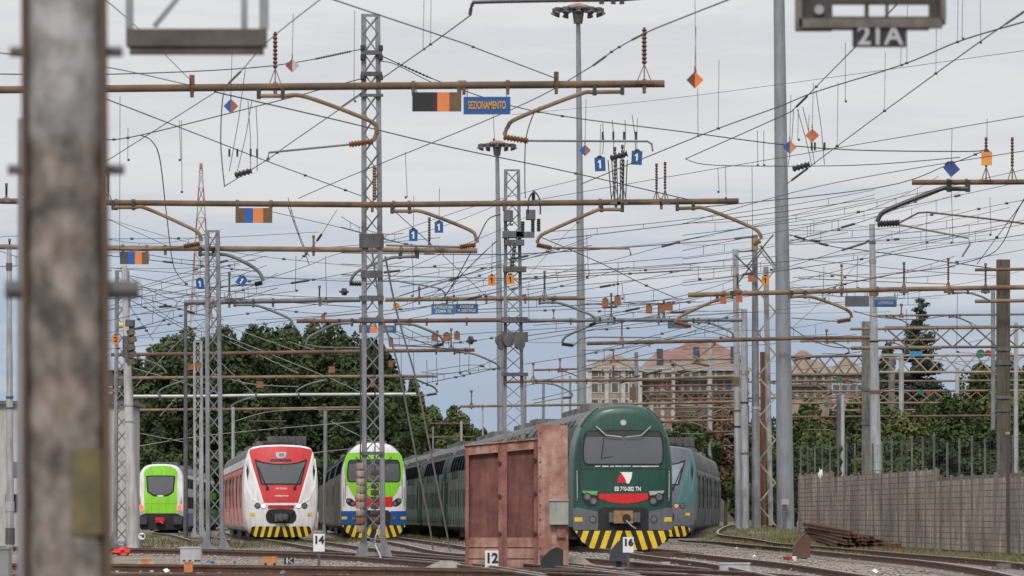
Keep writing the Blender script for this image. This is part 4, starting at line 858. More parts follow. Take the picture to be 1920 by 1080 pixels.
def mx2(f, a, b, bl='MIX'):
    q_ = nn('ShaderNodeMix'); q_.data_type = 'RGBA'; q_.blend_type = bl
    if isinstance(f, float): q_.inputs[0].default_value = f
    else: nt2.links.new(f, q_.inputs[0])
    nt2.links.new(a, q_.inputs[6]); nt2.links.new(b, q_.inputs[7]); return q_.outputs[2]
upper = rp(n1.outputs[0], .36, .66, (.19, .185, .185), (.37, .36, .365)); lower = rp(n1.outputs[0], .36, .66, (.085, .072, .062), (.27, .235, .212))
mrz = nn('ShaderNodeMapRange'); nt2.links.new(sx.outputs[2], mrz.inputs[0]); mrz.inputs[1].default_value = 2.55; mrz.inputs[2].default_value = 2.60
c_ = mx2(mrz.outputs[0], lower, upper)
spots = rp(n2.outputs[0], .30, .60, (.50, .46, .43), (1, 1, 1)); c_ = mx2(.8, c_, spots, 'MULTIPLY')
rust = rp(n1.outputs[0], .3, .7, (.20, .085, .035), (.27, .13, .05)); n4 = nn('ShaderNodeTexNoise'); n4.inputs['Scale'].default_value = 2.2; nt2.links.new(tc2.outputs['Object'], n4.inputs[0])
c_ = mx2(rp(n4.outputs[0], .60, .76, (0, 0, 0), (.45, .45, .45)), c_, rust)
nt2.links.new(c_, pb.inputs['Base Color'])
X = P(126, 0, 20).x; m_ = MB(); m_.tube([(X+.012, 20, -.1), (X, 20, 1.2), (X-.012, 20, 3.6)], PX(166, 20)/2, 40, PX(148, 20)/2); m_.build('shaft', bp, t, True)
zb = P(0, 255, 20).z; 
m_ = MB()
for s in (-1, 1): m_.bar((X+s*(PX(158, 20)/2)+.010, 20-.05, -.1), (X+s*(PX(146, 20)/2)-.010, 20-.05, 3.6), .018, .12)
m_.build('edge_strip', M('rust_strip', (.125, .080, .05), .85, 0, .3, 2, col2=(.065, .046, .034)), t)
for y in (97, 318, 543):
    for s in (-1, 1):
        m_ = MB(); c = P(124+s*(72+(y-97)*.016), y, 20); wd = .07 if y < 500 or s < 0 else .12; m_.tube([c, c+V((s*wd, 0, 0))], .020 if y < 500 else .036, 12); m_.build('bolt', M('bolt_grey', (.09, .09, .095), .6), t)
m_ = MB(); r = PX(164, 20)/2+.002
a0, a1 = R(-82), R(-12); vs = []; n = 10
for i in range(n+1):
    a = a0+(a1-a0)*i/n
    for z in (P(0, 1003, 20).z, P(0, 843, 20).z): vs.append((X+.006+r*math.cos(a), 20+r*math.sin(a), z))
m_.add(vs, [(2*i, 2*i+2, 2*i+3, 2*i+1) for i in range(n)]); m_.build('yellow_patch', M('moss_yellow', (.15, .128, .055), .85, 0, .4, 9, col2=(.09, .078, .045)), t)
pole('grey steel pole just behind the blurred rusty pole, blurred at its left edge', 46, 222, 30, 26, 30, M('blur_grey', (.24, .25, .27), .6, .2, .2, 2), g=0)
# counterweights hanging beside the tall mast
for xx, y0, y1, mt_, lab in ((676, 868, 1000, M('weight_tan', (.30, .25, .19), .9, 0, .4, 4, streak=.4), 'pale stack of round concrete tension weights hanging left of the tall lattice mast leg'), (703, 880, 995, M('weight_dark', (.15, .12, .10), .9, 0, .4, 4, streak=.4), 'dark stack of round concrete tension weights hanging between the tall lattice mast legs')):
    t = thing('tension_weights', lab, 'weights', tuple(P(xx, y1, 118.9 if xx > 690 else 117.6))); d = 118.9 if xx > 690 else 117.6; k = 9
    for i in range(k):
        ya = y0+(y1-y0)*i/k; yb = y0+(y1-y0)*(i+.84)/k; m_ = MB(); m_.lathe([(0, .086), (.1, .098), (.9, .098), (1, .086)], P(xx, yb, d), P(xx, ya, d), 16); m_.build('weight', mt_ if i != 7 else M('weight_rusty', (.22, .09, .05), .9), t, True)
    m_ = MB(); m_.tube([P(xx, 640, d), P(xx, y1, d)], .015, 6); m_.build('rod', wirem, t)
# ------------------------------------------------------------------ gantry beams
def PT(pts, d, dy=0): return [P(x, y, d)+V((0, dy, 0)) for x, y in pts]
def beam(label, pts, d, th, mat, clamps=(), group=None):
    t = thing('gantry_beam', label, 'beam', tuple(P(*pts[0], d)), 0, group); m_ = MB(); m_.tube(PT(pts, d), PX(th, d)/2, 14); m_.build('tube', mat, t, True)
    for x in clamps:
        y = np.interp(x, [p[0] for p in pts], [p[1] for p in pts]); m_ = MB(); w_ = PX(th*.9, d)/2
        m_.tube([P(x, y, d)-V((w_*.6, 0, 0)), P(x, y, d)+V((w_*.6, 0, 0))], PX(th, d)/2*1.35, 14); m_.box(P(x, y+th*.8, d), (w_*1.0, .14, PX(th*.9, d))); m_.build('clamp', galvd if mat in (greyt, palet, galvd) else rustb, t)
    return t
def arm(parent, d, path, th, mat, ins=None, imat=None, steady=None, sth=3.5, smat=None, clamps=2):
    d2 = d-.12; m_ = MB(); m_.tube(smooth_path(PT(path, d2), 6), PX(th, d2)/2, 10); a = m_.build('drop_arm', mat, parent, True)
    for p in path[:clamps]: m_ = MB(); m_.box(P(p[0], p[1]-th*.6, d2)+V((0, .06, 0)), (PX(th*.9, d2), .2, PX(th*2.4, d2))); m_.build('clamp', insd, a)
    if ins:
        (xa, ya), (xb, yb) = ins; m_ = MB(); r = PX(th*.85, d2); k = 15; m_.lathe([(i/k, r if i % 2 else r*.55) for i in range(k+1)], P(xa, ya, d2), P(xb, yb, d2), 10); m_.build('insulator', imat or inso, a)
    if steady: m_ = MB(); m_.tube(PT(steady, d2), PX(sth, d2)/2, 8); m_.build('steady_tube', smat or greyt, a)
def post_ins(parent, d, x, ytop, ybot, mat=insb, w_=8, stand=.35, dbl=False):
    yb = ybot-(ybot-ytop)*stand; r = PX(w_, d)/2; k = 17; m_ = MB(); m_.lathe([(i/k, r if i % 2 else r*.5) for i in range(k+1)], P(x, yb, d), P(x, ytop, d), 10); a = m_.build('post_insulator', mat, parent)
    m_ = MB()
    for s in (-1, 1): m_.bar(P(x+s*w_*1.3, ybot, d), P(x, yb, d), PX(1.6, d)); 
    m_.bar(P(x, ybot, d), P(x, yb, d), PX(2.2, d)); m_.box(P(x, ybot+1, d), (PX(w_*3.2, d), .2, PX(5, d))); m_.box(P(x, ytop-2, d), (PX(5, d), PX(5, d), PX(5, d))); m_.build('stand', galvd if mat is insd else rustr, a)
D1, D2, D3, D4, D5, D6, D7, D8, D9, D10 = 87, 117.3, 143.6, 174, 190, 226, 268, 300, 345, 400
B1 = beam('nearest long rusty tube gantry beam across the upper sky, carrying the black and orange panel', [(-60, 169), (620, 162), (1246, 157)], D1, 14, rustb, (360, 516, 775, 862, 870, 952, 1043, 1208))
arm(B1, D1, [(485, 180), (530, 180), (575, 182), (690, 225), (706, 242), (700, 265)], 8, rusto, ((700, 265), (655, 271)), inso, [(655, 271), (504, 286), (502, 302)], 4)
arm(B1, D1, [(1167, 172), (1115, 173), (1085, 177), (972, 221), (952, 238), (946, 254)], 8, rusto, ((944, 257), (990, 264)), inso, [(990, 264), (1214, 265), (1222, 270), (1224, 284)], 4)
post_ins(B1, D1, 516, 64, 163, insb, 10); post_ins(B1, D1, 1208, 56, 155, insb, 11)
for x, y, h in ((360, 150, 18), (1043, 146, 22)): m_ = MB(); m_.box(P(x, y, D1), (PX(9, D1), .15, PX(h, D1))); m_.build('wire_bracket', rustb, B1)
B2 = beam('second long brown tube gantry beam, clamped to the tall lattice mast', [(-60, 376), (205, 380), (700, 384), (1385, 377)], D2, 11, rustb, (218, 250, 445, 508, 698, 738, 767, 945, 1125, 1155, 1240, 1270))
arm(B2, D2, [(212, 389), (250, 389), (275, 391), (358, 428), (374, 440), (377, 452)], 7, rusto, ((375, 457), (345, 462)), inso, [(345, 462), (300, 467), (205, 466)], 4, rusto)
arm(B2, D2, [(735, 396), (768, 396), (795, 398), (878, 430), (892, 444), (895, 455)], 7, rusto, ((892, 459), (862, 463)), inso, [(862, 463), (724, 460)], 4)
arm(B2, D2, [(1167, 393), (1128, 393), (1110, 398), (1028, 434), (1012, 444), (1007, 456)], 7, rusto, ((1006, 459), (1034, 465)), inso, [(1034, 465), (1180, 466), (1183, 478)], 4, rusto)
arm(B2, D2, [(1270, 391), (1300, 390), (1325, 392), (1405, 424), (1423, 436), (1428, 448)], 7, rusto, ((1426, 451), (1412, 458)), insy)
for x, a_, b_, m in ((1153, 280, 380, insd), (1167, 276, 380, insd), (1231, 311, 380, insb), (1247, 308, 380, insb), (1001, 362, 380, insd), (12, 348, 376, insd), (203, 330, 378, inso)): post_ins(B2, D2, x, a_, b_, m, 6)
m_ = MB()
for a_ in (1140, 1147, 1156, 1163, 1170, 1176): m_.tube([P(a_, 300, D2), P(1160+(a_-1158)*.7, 384, D2)], .012, 4)
m_.build('stay_rods', wirem, B2)
B3 = beam('third brown tube gantry beam, clamped to the lattice mast beside the red railcar', [(-60, 462), (200, 465), (400, 466), (895, 470)], D3, 10, rusto, (230, 275, 388, 588, 310, 752, 780))
arm(B3, D3, [(375, 476), (400, 477), (430, 479), (470, 498), (487, 512), (494, 527)], 7, greyt, ((492, 530), (478, 533)), insd, [(478, 533), (372, 541)], 3)
arm(B3, D3, [(783, 481), (750, 482), (728, 485), (676, 506), (662, 518), (657, 530)], 6, greyt, ((655, 532), (688, 533)), insd, [(688, 533), (705, 527), (745, 527), (826, 541), (833, 548), (834, 557)], 3)
post_ins(B3, D3, 805, 412, 474, insd, 6); post_ins(B3, D3, 588, 446, 468, insy, 6); post_ins(B3, D3, 18, 452, 464, insd, 5)
B4 = beam('grey tube gantry beam ending on the slim grey post, left of the tall lattice mast', [(345, 567), (480, 565), (676, 562)], D4, 9, greyt, (400, 430, 475, 512, 600))
arm(B4, D4, [(440, 572), (475, 572), (492, 576), (532, 592), (545, 600), (549, 610)], 5, greyt, ((548, 612), (534, 615)), insd)
post_ins(B4, D4, 430, 515, 563, insd, 5); post_ins(B4, D4, 599, 540, 564, insd, 4)
B4b = beam('tan tube gantry beam above the pair of blue lettered signs', [(722, 562), (900, 560), (1097, 559)], D4, 8, rusto, (786, 838, 912, 940, 1020, 1040, 985))
arm(B4b, D4, [(1012, 568), (1036, 567), (1055, 570), (1098, 586), (1113, 594), (1118, 603)], 5, greyt, ((1117, 606), (1105, 610)), insd)
arm(B4b, D4, [(1152, 603), (1125, 604), (1105, 611), (1070, 626), (1058, 634), (1054, 643)], 5, greyt, ((1053, 645), (1075, 648)), insd, [(1075, 648), (1090, 635), (1110, 632), (1240, 633)], 2.5)
post_ins(B4b, D4, 1021, 512, 560, insd, 5); post_ins(B4b, D4, 786, 542, 560, inso, 4)
B5 = beam('brown tube gantry beam below the pair of blue lettered signs', [(556, 602), (720, 602), (943, 600)], D5, 8, rustr, (590, 660, 875, 800))
arm(B5, D5, [(660, 606), (636, 607), (620, 611), (590, 626), (578, 634), (574, 644)], 5, greyt, None, None, [(574, 646), (600, 651), (676, 652)], 2.5)
arm(B5, D5, [(742, 607), (768, 608), (785, 612), (818, 626), (828, 634), (832, 643)], 5, greyt, ((831, 645), (812, 650)), insd, [(812, 650), (730, 648)], 2.5)
B5r = beam('grey tube gantry beam right of the switchgear mast, running behind the dark orange plates', [(985, 601), (1180, 600), (1392, 600)], D5, 7, greyt, (1070, 1140, 1235, 1310))
arm(B5r, D5, [(1300, 604), (1330, 606), (1370, 622), (1374, 634)], 4, greyt, None, None, [(1374, 634), (1300, 612)], 2)
post_ins(B5r, D5, 1146, 554, 602, insd, 4); post_ins(B5r, D5, 1235, 572, 601, insd, 4); post_ins(B5r, D5, 1245, 568, 601, insd, 4); post_ins(B5r, D5, 1038, 584, 601, insy, 3)
B6 = beam('rusty tube gantry beam in front of the left trees, above the red train', [(208, 665), (400, 663), (676, 659)], D6, 7, rustr, (336, 482, 605, 548))
arm(B6, D6, [(258, 672), (285, 679), (305, 690), (312, 700)], 4, greyt)
B6b = beam('brown tube gantry beam with three orange plates on top, right of the tall lattice mast', [(722, 658), (890, 656)], D6, 7, rustr, (740, 818, 852, 873))
arm(B6b, D6, [(852, 661), (873, 661), (895, 666), (925, 679), (933, 684), (936, 692)], 4, greyt, None, None, None)
for x, a_ in ((820, 624), (846, 620)): post_ins(B6b, D6, x, a_, 656, insd, 3)
B7 = beam('brown tube gantry beam low across the left trees, behind the lattice masts', [(220, 709), (500, 707), (820, 705)], D7, 6, rusto, (290, 332, 380, 518, 600, 752))
arm(B7, D7, [(350, 712), (320, 722), (300, 732), (297, 742)], 3.5, greyt)
arm(B7, D7, [(752, 711), (775, 711), (800, 720), (815, 727), (820, 736)], 3.5, insd, ((819, 738), (800, 741)), insd, [(800, 741), (770, 742)], 2)
arm(B7, D7, [(612, 712), (580, 720), (560, 730), (555, 738)], 3.5, greyt)
B8 = beam('pale grey tube gantry beam low across the left trees', [(250, 743), (370, 743), (560, 740), (780, 739)], D8, 6, palet, (300, 480, 560))
arm(B8, D8, [(480, 744), (455, 750), (438, 758), (432, 764)], 3, greyt)
B9 = beam('thin tan tube gantry beam between the pale grey beam and the red train roof', [(250, 769), (480, 767), (680, 764)], D9, 5, rusto, (330, 480, 600))
beam('thin rusty tube gantry beam just above the red train roof', [(255, 801), (480, 800), (690, 797)], D10, 4, rusto, (300, 420, 533, 660))
beam('short far rusty gantry beam low before the left trees, above the far green train', [(300, 826), (440, 826), (660, 822)], 440, 4, rustr, (350,))
beam('far dull gantry beam just over the far green train roof', [(250, 853), (340, 851)], 450, 3, galvd)
B11 = beam('tan tube gantry beam crossing the second lattice mast above the hut', [(945, 716), (1010, 714), (1200, 712), (1385, 705)], D7, 6, rusto, (1000, 1029, 1100))
arm(B11, D7, [(1005, 718), (1035, 720), (1060, 730), (1072, 738), (1073, 744)], 3.5, greyt, ((1072, 745), (1055, 746)), inso, [(1055, 746), (1000, 756)], 2)
post_ins(B11, D7, 1000, 684, 714, insy, 4); post_ins(B11, D7, 1150, 690, 712, insb, 4)
B12 = beam('rusty tube gantry beam just above the roof of the dark green train', [(862, 762), (1000, 760), (1200, 757), (1385, 753)], D8, 5, rusto, (884, 905))
post_ins(B12, D8, 884, 736, 762, inso, 3)
beam('far thin rusty gantry beam across the lone tree', [(880, 794), (760, 794)], 430, 3, rustr); beam('far thin rusty gantry beam low across the lone tree foot', [(790, 820), (890, 819)], 430, 3, rustr)
B13 = beam('brown tube gantry beam in front of the red roofed buildings', [(1100, 644), (1330, 639), (1500, 634), (1635, 633)], D5+14, 7, rustb, (1168, 1218, 1420))
arm(B13, D5+14, [(1340, 646), (1310, 668), (1302, 676), (1298, 684)], 3.5, rusto, ((1300, 680), (1330, 686)), inso, None)
post_ins(B13, D5+14, 1166, 606, 642, inso, 4)
RB1 = beam('short brown tube gantry beam at the upper right edge with post insulators', [(1710, 342), (1980, 341)], 106, 10, rustb, (1778, 1812))
arm(RB1, 106, [(1815, 354), (1780, 354), (1762, 355), (1672, 390), (1652, 402), (1645, 416)], 9, insd, ((1645, 420), (1686, 418)), insd, [(1686, 418), (1722, 399), (1740, 398), (1850, 410), (1960, 424)], 3.5, rustr)
m_ = MB(); m_.tube(PT([(1686, 422), (1815, 447), (1818, 458), (1803, 482)], 106, -.1), PX(3.5, 106)/2, 8); m_.build('lower_steady_tube', greyt, RB1)
post_ins(RB1, 106, 1849, 262, 340, insb, 7); post_ins(RB1, 106, 1898, 262, 340, insb, 7)
RB2 = beam('long tan tube gantry beam passing the thick light mast, grey and blue signs below it', [(1290, 553), (1480, 548), (1650, 543), (1960, 538)], 158, 9, rusto, (1358, 1480, 1578, 1645, 1695, 1780, 1848))
arm(RB2, 158, [(1485, 556), (1510, 556), (1530, 559), (1575, 575), (1593, 585), (1597, 596)], 6, rusto, ((1595, 599), (1570, 603)), inso, [(1570, 603), (1485, 596)], 2)
arm(RB2, 158, [(1372, 556), (1345, 562), (1290, 586), (1272, 596), (1266, 606)], 6, rusto, ((1264, 604), (1296, 612)), inso, None)
arm(RB2, 158, [(1787, 549), (1815, 549), (1840, 556), (1860, 566)], 4, greyt)
for x, a_, m in ((1578, 500, insy), (1695, 496, insd), (1778, 488, insb), (1848, 498, insd), (1383, 518, insb)): post_ins(RB2, 158, x, a_, 546, m, 5)
beam('short brown tube stub crossing the thick concrete post near its top', [(1828, 506), (1960, 504)], 184, 6, rustb); beam('tan tube stub crossing the thick concrete post lower down', [(1828, 565), (1960, 563)], 184, 7, rusto)
beam('brown tube crossing the brown grey concrete post near its top', [(1594, 617), (1700, 616), (1870, 614)], 236, 5, rusto, (1660, 1758)); beam('thick tan tube across the brown grey concrete post under its top', [(1596, 653), (1640, 652), (1765, 652)], 236, 7, rusto)
# truss gantries at the right
def truss(label, x0, x1, ya, yb, d, mat, step, th):
    t = thing('truss_gantry', label, 'gantry', tuple(P(x0, yb, d)))
    m_ = MB(); m_.tube([P(x0, ya, d), P(x1, ya-2, d)], PX(th, d)/2, 8); m_.build('top_chord', mat, t, True)
    m_ = MB(); m_.tube([P(x0, yb, d), P(x1, yb-1, d)], PX(th, d)/2, 8); m_.build('bottom_chord', mat, t, True)
    for fl_, dy, kk in ((0, 0, .6), (1, .8, .45)):
        x = x0; s = fl_; m_ = MB()
        while x < x1-step*.5: m_.bar(P(x, yb if s else ya, d)+V((0, dy, 0)), P(x+step, ya if s else yb, d)+V((0, dy, 0)), PX(th*kk, d)); x += step; s ^= 1
        m_.build('diagonals', mat, t)
    return t
trm = M('truss_tan', (.155, .118, .08), .8, 0, .35, 1.2, col2=(.085, .064, .045))
truss('nearest truss gantry at the right with wide triangles in front of the conifer', 1660, 1990, 614, 651, 250, trm, 42, 5)
truss('long truss gantry from the thick light mast to the conifer', 1482, 1630, 669, 703, 262, trm, 26, 5)
truss('truss gantry behind the conifer running to the right edge', 1650, 1990, 667, 698, 300, M('grey_tan_tube', (.28, .22, .16), .7), 30, 4.5)
truss('lower truss gantry at the right above the shrubs', 1482, 1985, 734, 756, 320, M('dark_tan_tube', (.20, .14, .09), .75), 27, 4)
truss('rusty truss gantry in front of the building walls beside the paired poles', 1205, 1385, 735, 757, 330, trm, 20, 4)
truss('thin truss gantry low behind the teal train roof', 1225, 1400, 766, 782, 380, rustr, 18, 3)
for x, y, w_, h_ in ((1187, 738, 12, 24), (1380, 716, 10, 14)):
    t = thing('rusty_box', 'rusty box on the gantry %s' % ('above the dark green train roof' if x < 1200 else 'at the left pole of the close pair'), 'box', tuple(P(x, y, 260))); m_ = MB(); m_.box(P(x, y, 268 if x < 1200 else 210), (PX(w_, 265), .4, PX(h_, 265))); m_.build('box', rustb, t)
# top middle dark arm and hanging near signals
t = thing('overhead_bracket', 'dark tube with a bent end at the very top, between tall mast and lamp crown', 'bracket', tuple(P(1170, -5, 74))); m_ = MB(); m_.tube(smooth_path(PT([(1230, -8), (1170, -1), (1040, 1), (900, 4), (886, 8), (881, 28)], 74), 5), PX(7, 74)/2, 10); m_.build('tube', insd, t, True)
for x in (1128, 1150, 1166): m_ = MB(); m_.box(P(x, 1, 73.9), (.07, .1, .1)); m_.build('clamp', insd, t)
t = thing('overhead_hanger', 'blurred dark brown beam hung on grey bars close to the camera at the top left', 'hanger', tuple(P(370, 100, 31))); d = 31
m_ = MB(); m_.box(P(369, 72, d), (PX(262, d), .16, PX(32, d))); m_.box(P(369, 95, d), (PX(250, d), .12, PX(13, d))); m_.build('cross_beam', M('blur_brown', (.085, .070, .06), .8, 0, .3, 6), t)
for xa, ya, xb, yb, w_ in ((243, 55, 243, -140, 14), (495, 55, 495, -140, 17), (458, 55, 458, -140, 12), (289, 50, 380, -60, 9)): m_ = MB(); m_.bar(P(xa, ya, d), P(xb, yb, d), PX(w_, d)); m_.build('hanger_bar', M('blur_grey', (.2, .2, .2)), t)
t = thing('track_number_sign', 'dark metal box frame with a small plate reading 21A, hanging at the top right', 'sign', tuple(P(1632, 40, 34))); d = 34
fm = M('sign_frame_dark', (.05, .042, .04), .6, .2, .3, 8); fl = M('sign_frame_lip', (.13, .115, .105), .6, .2, .3, 8); m_ = MB()
m_.plate([(PX(a, d), PX(b, d)) for a, b in ((-140, -20), (112, -20), (142, -3), (142, 70), (-140, 70), (-140, 10), (-72, 10), (-72, 33), (110, 33), (110, 10), (-72, 10), (-140, 10))], P(1632, 40, d), .05)
m_ = MB()
for x0, x1, y0, y1 in ((1492, 1560, -40, 58), (1742, 1772, -40, 46), (1560, 1742, 32, 56), (1560, 1742, -40, 8)): c = P((x0+x1)/2, (y0+y1)/2, d); m_.box(c, (PX(x1-x0, d), .10, PX(y1-y0, d)))
m_.build('panel', fm, t); m_ = MB(); m_.box(P(1632, 44, d-.1), (PX(268, d), .1, PX(17, d))); m_.box(P(1497, 0, d-.1), (PX(12, d), .1, PX(110, d))); m_.box(P(1768, -5, d-.1), (PX(10, d), .1, PX(90, d))); m_.build('lip', fl, t)
m_ = MB(); m_.box(P(1625, 20, d), (PX(7, d), .08, PX(30, d))); m_.build('divider', fm, t); m_ = MB(); m_.box(P(1663, 20, d), (PX(5, d), .08, PX(30, d))); m_.build('divider', fm, t); m_ = MB(); m_.tube([P(1536, 18, d-.1), P(1536, 18, d-.05)], PX(9, d), 14); m_.build('bolt', palet, t)
m_ = MB(); m_.box(P(1649, 68, d-.12), (PX(101, d), .02, PX(41, d))); pl = m_.build('number_plate', black, t); text('21A', PX(50, d), palet, pl, P(1650, 68, d-.14), 'lettering', PX(86, d), .004)
# ------------------------------------------------------------------ signs
def panel_sign(label, x, y, w_, h_, d, stripes, hang=8, lines=None, lcol=None, border=None, name='marker_board', cat='sign'):
    t = thing(name, label, cat, tuple(P(x, y, d))); W, Hh = PX(w_, d), PX(h_, d); x0 = -W/2; tot = sum(s for s, _ in stripes); c = P(x, y, d)
    for i, (s, m) in enumerate(stripes):
        w2 = W*s/tot; m_ = MB(); m_.box((c.x+x0+w2/2, d-.002*(i % 2), c.z), (w2, .03, Hh)); m_.build('board' if len(stripes) == 1 else 'colour_field', m, t); x0 += w2
    m_ = MB()
    for s in (-.42, .42): m_.bar((c.x+W*s, d, c.z+Hh/2), (c.x+W*s, d, c.z+Hh/2+PX(hang, d)), PX(1.8, d))
    m_.build('hanger', galvd, t)
    if border: m_ = MB(); [m_.box((c.x+a*W/2, d-.02, c.z+b*Hh/2), (W if a == 0 else PX(1.5, d), .02, Hh if b == 0 else PX(1.5, d))) for a, b in ((0, 1), (0, -1), (1, 0), (-1, 0))]; m_.build('border', border, t)
    if lines:
        k = len(lines)
        for i, (s, wf) in enumerate(lines): text(s, Hh*(.62 if k == 1 else .40), lcol, t, (c.x, d-.026, c.z+Hh*((k-1)/2-i)*.42), 'lettering', W*wf, .003)
    return t
panel_sign('hanging board striped black, orange and brown, under the nearest gantry beam', 819, 191, 92, 36, 86.6, [(42, black), (4, M('maroon', (.06, .01, .015))), (22, M('board_orange', (.62, .19, .055), .5, 0, .1)), (22, brownp)], 14)
panel_sign('blue hanging sign with amber lettering under the nearest gantry beam', 913, 198, 88, 33, 86.6, [(1, bluep)], 16, [('SEZIONAMENTO', .80)], yellowl)
BO = M('board_orange', (.62, .19, .055), .5, 0, .1); BB = M('board_blue', (.010, .085, .33), .5, 0, .1)
panel_sign('hanging board striped brown, blue, orange and brown under the second gantry beam', 476, 404, 69, 28, D2-.4, [(17, brownp), (16, BB), (19, BO), (17, brownp)], 10)
panel_sign('small hanging board striped grey, blue, orange and brown under the third gantry beam', 252, 484, 54, 23, D3-.4, [(15, M('board_grey', (.055, .058, .062))), (13, BB), (13, BO), (13, brownp)], 8)
panel_sign('blue two line sign, left one of the pair above the brown beam', 831, 580, 43, 18, D4-.4, [(1, M('faded_blue', (.02, .14, .36), .4))], 8, [('ATTENZIONE', .85), ('ZONA TE', .7)], M('pale_letter', (.55, .60, .42), .5), greyt)
panel_sign('blue two line sign, right one of the pair above the brown beam', 875, 579, 42, 17, D4-.4, [(1, bluep)], 8, [('STAZIONE', .6), ('M. CENTRALE', .8)], M('rose_letter', (.52, .47, .45), .5), greyt)
panel_sign('small blue and orange sign behind the left leg of the tall lattice mast', 690, 617, 34, 15, D6-3, [(5, greyp), (9, BB), (9, BO)], 6)
panel_sign('small grey blue lettered sign behind the right leg of the tall lattice mast', 728, 617, 30, 14, D6-3, [(1, M('slate_blue', (.06, .10, .20), .5))], 6, [('LINEA', .6)], palet)
panel_sign('plain dark grey sign left of the white tubular mast', 1607, 565, 45, 20, 157.6, [(1, greyp)], 9)
panel_sign('grey sign with a blue lettered field right of the white tubular mast', 1659, 566, 45, 19, 157.6, [(1, M('slate_grey', (.16, .18, .22), .5))], 8, None)
m_ = thing('lettered_plate', 'blue lettered field mounted on the grey sign right of the white tubular mast', 'sign', tuple(P(1661, 568, 157.5))); q = MB(); q.box(P(1660, 568, 157.56), (PX(40, 157), .02, PX(11, 157))); q.build('board', bluep, m_); text('LOMBARDIA', PX(8, 157), palet, m_, P(1661, 568, 157.54), 'lettering', PX(28, 157), .002)
panel_sign('small light blue sign on the truss in front of the conifer', 1717, 663, 24, 9, 249, [(1, M('sky_blue', (.03, .22, .42), .5))], 3)
panel_sign('dark grey box sign behind the brown insulator arm above the red roofs', 1271, 608, 38, 16, 192, [(1, M('teal_grey', (.07, .10, .12), .5))], 6)
def plate(label, x, y, w_, h_, d, mat, s=None, rot=0, cap=True, tcol=None, name='number_plate'):
    t = thing(name, label, 'number plate', tuple(P(x, y, d))); c = P(x, y, d); a, b = PX(w_, d)/2, PX(h_, d)/2; cs, sn = math.cos(rot), math.sin(rot)
    m_ = MB(); m_.plate([(u*cs-v*sn, u*sn+v*cs) for u, v in ((-a, -b), (a, -b), (a, b), (-a, b))], c, .03); bd = m_.build('board', mat, t)
    m_ = MB(); m_.plate([(u*cs-v*sn, u*sn+v*cs) for u, v in ((-a*.6, b), (a*.6, b), (a*.3, b*1.25), (-a*.3, b*1.25))], c, .05); m_.build('hook', insd, t)
    if h_ > 17:
        m_ = MB(); m_.tube([c+V((0, 0, b)), c+V((PX(1, d), 0, b+PX(62, d)))], PX(.5, d), 4); m_.build('hanger_strand', wirem, t)
    if s == '1':
        q = PX(h_, d); pl = [(-.05, -.30), (.07, -.30), (.07, .30), (-.03, .30), (-.16, .18), (-.16, .08), (-.05, .15)]
        m_ = MB(); m_.plate([((u*cs-v*sn)*q, (u*sn+v*cs)*q) for u, v in pl], c+V((0, -.022, 0)), .01); m_.build('numeral', tcol or white, bd)
    elif s: text(s, PX(h_*.75, d), tcol or white, bd, c+V((0, -.02, 0)), 'numeral', None, .006)
for x, y, w_, h_, d, m, s, rot, lab, tc_ in [
    (1125, 308, 20, 26, D2-.5, bluep, '1', .05, 'blue plate with a white 1, left of the paired dark insulators on the second beam', None), (1194, 296, 20, 26, D2-.5, bluep, '1', -.05, 'blue plate with a white 1, right of the paired dark insulators on the second beam', None),
    (775, 441, 16, 22, D3-.6, bluep, '1', 0, 'blue plate with a white 1, left of the dark insulator on the third beam', None), (823, 426, 16, 21, D3-.6, bluep, '1', 0, 'blue plate with a white 1 just right of the dark insulator on the third beam', None),
    (375, 532, 15, 18, D3-.3, bluep, '1', .08, 'blue plate with a white 1 left of the lattice mast above the red railcar', None), (453, 527, 17, 17, D3-.3, bluep, '1', -.6, 'tilted blue plate with a white 1 right of the lattice mast above the red railcar', None),
    (922, 526, 14, 19, 163, M('plate_orange', (.58, .20, .03), .5), '1', 0, 'bright orange plate left of the switchgear mast', black), (957, 524, 15, 18, 163, M('plate_orange', (.7, .24, .03), .5), '1', .08, 'bright orange plate hanging in front of the switchgear mast', black),
    (1435, 526, 14, 17, 210, M('plate_orange', (.7, .24, .03), .5), '1', 0, 'bright orange plate beside the bluish pole with the tan drum', black), (217, 637, 12, 17, 155, M('plate_orange', (.7, .24, .03), .5), '2', 0, 'orange plate with a black 2 left of the white tapered pole', black),
    (1850, 297, 20, 26, 105.5, M('plate_amber', (.62, .27, .06), .5), None, 0, 'amber plate on the left post insulator at the upper right edge', None), (1784, 316, 22, 24, 105.5, M('plate_navy', (.03, .06, .22), .5), None, .7, 'tilted navy plate above the beam at the upper right edge', None),
    (743, 574, 12, 9, 187, M('plate_orange', (.7, .24, .03), .5), None, .1, 'bright orange plate just right of the tall lattice mast', None), (733, 641, 9, 15, 224, orangem, None, .1, 'dull orange plate beside the tall lattice mast, under the small lettered sign', None)]:
    plate(lab, x, y, w_, h_, d, m, s, rot, True, tc_)
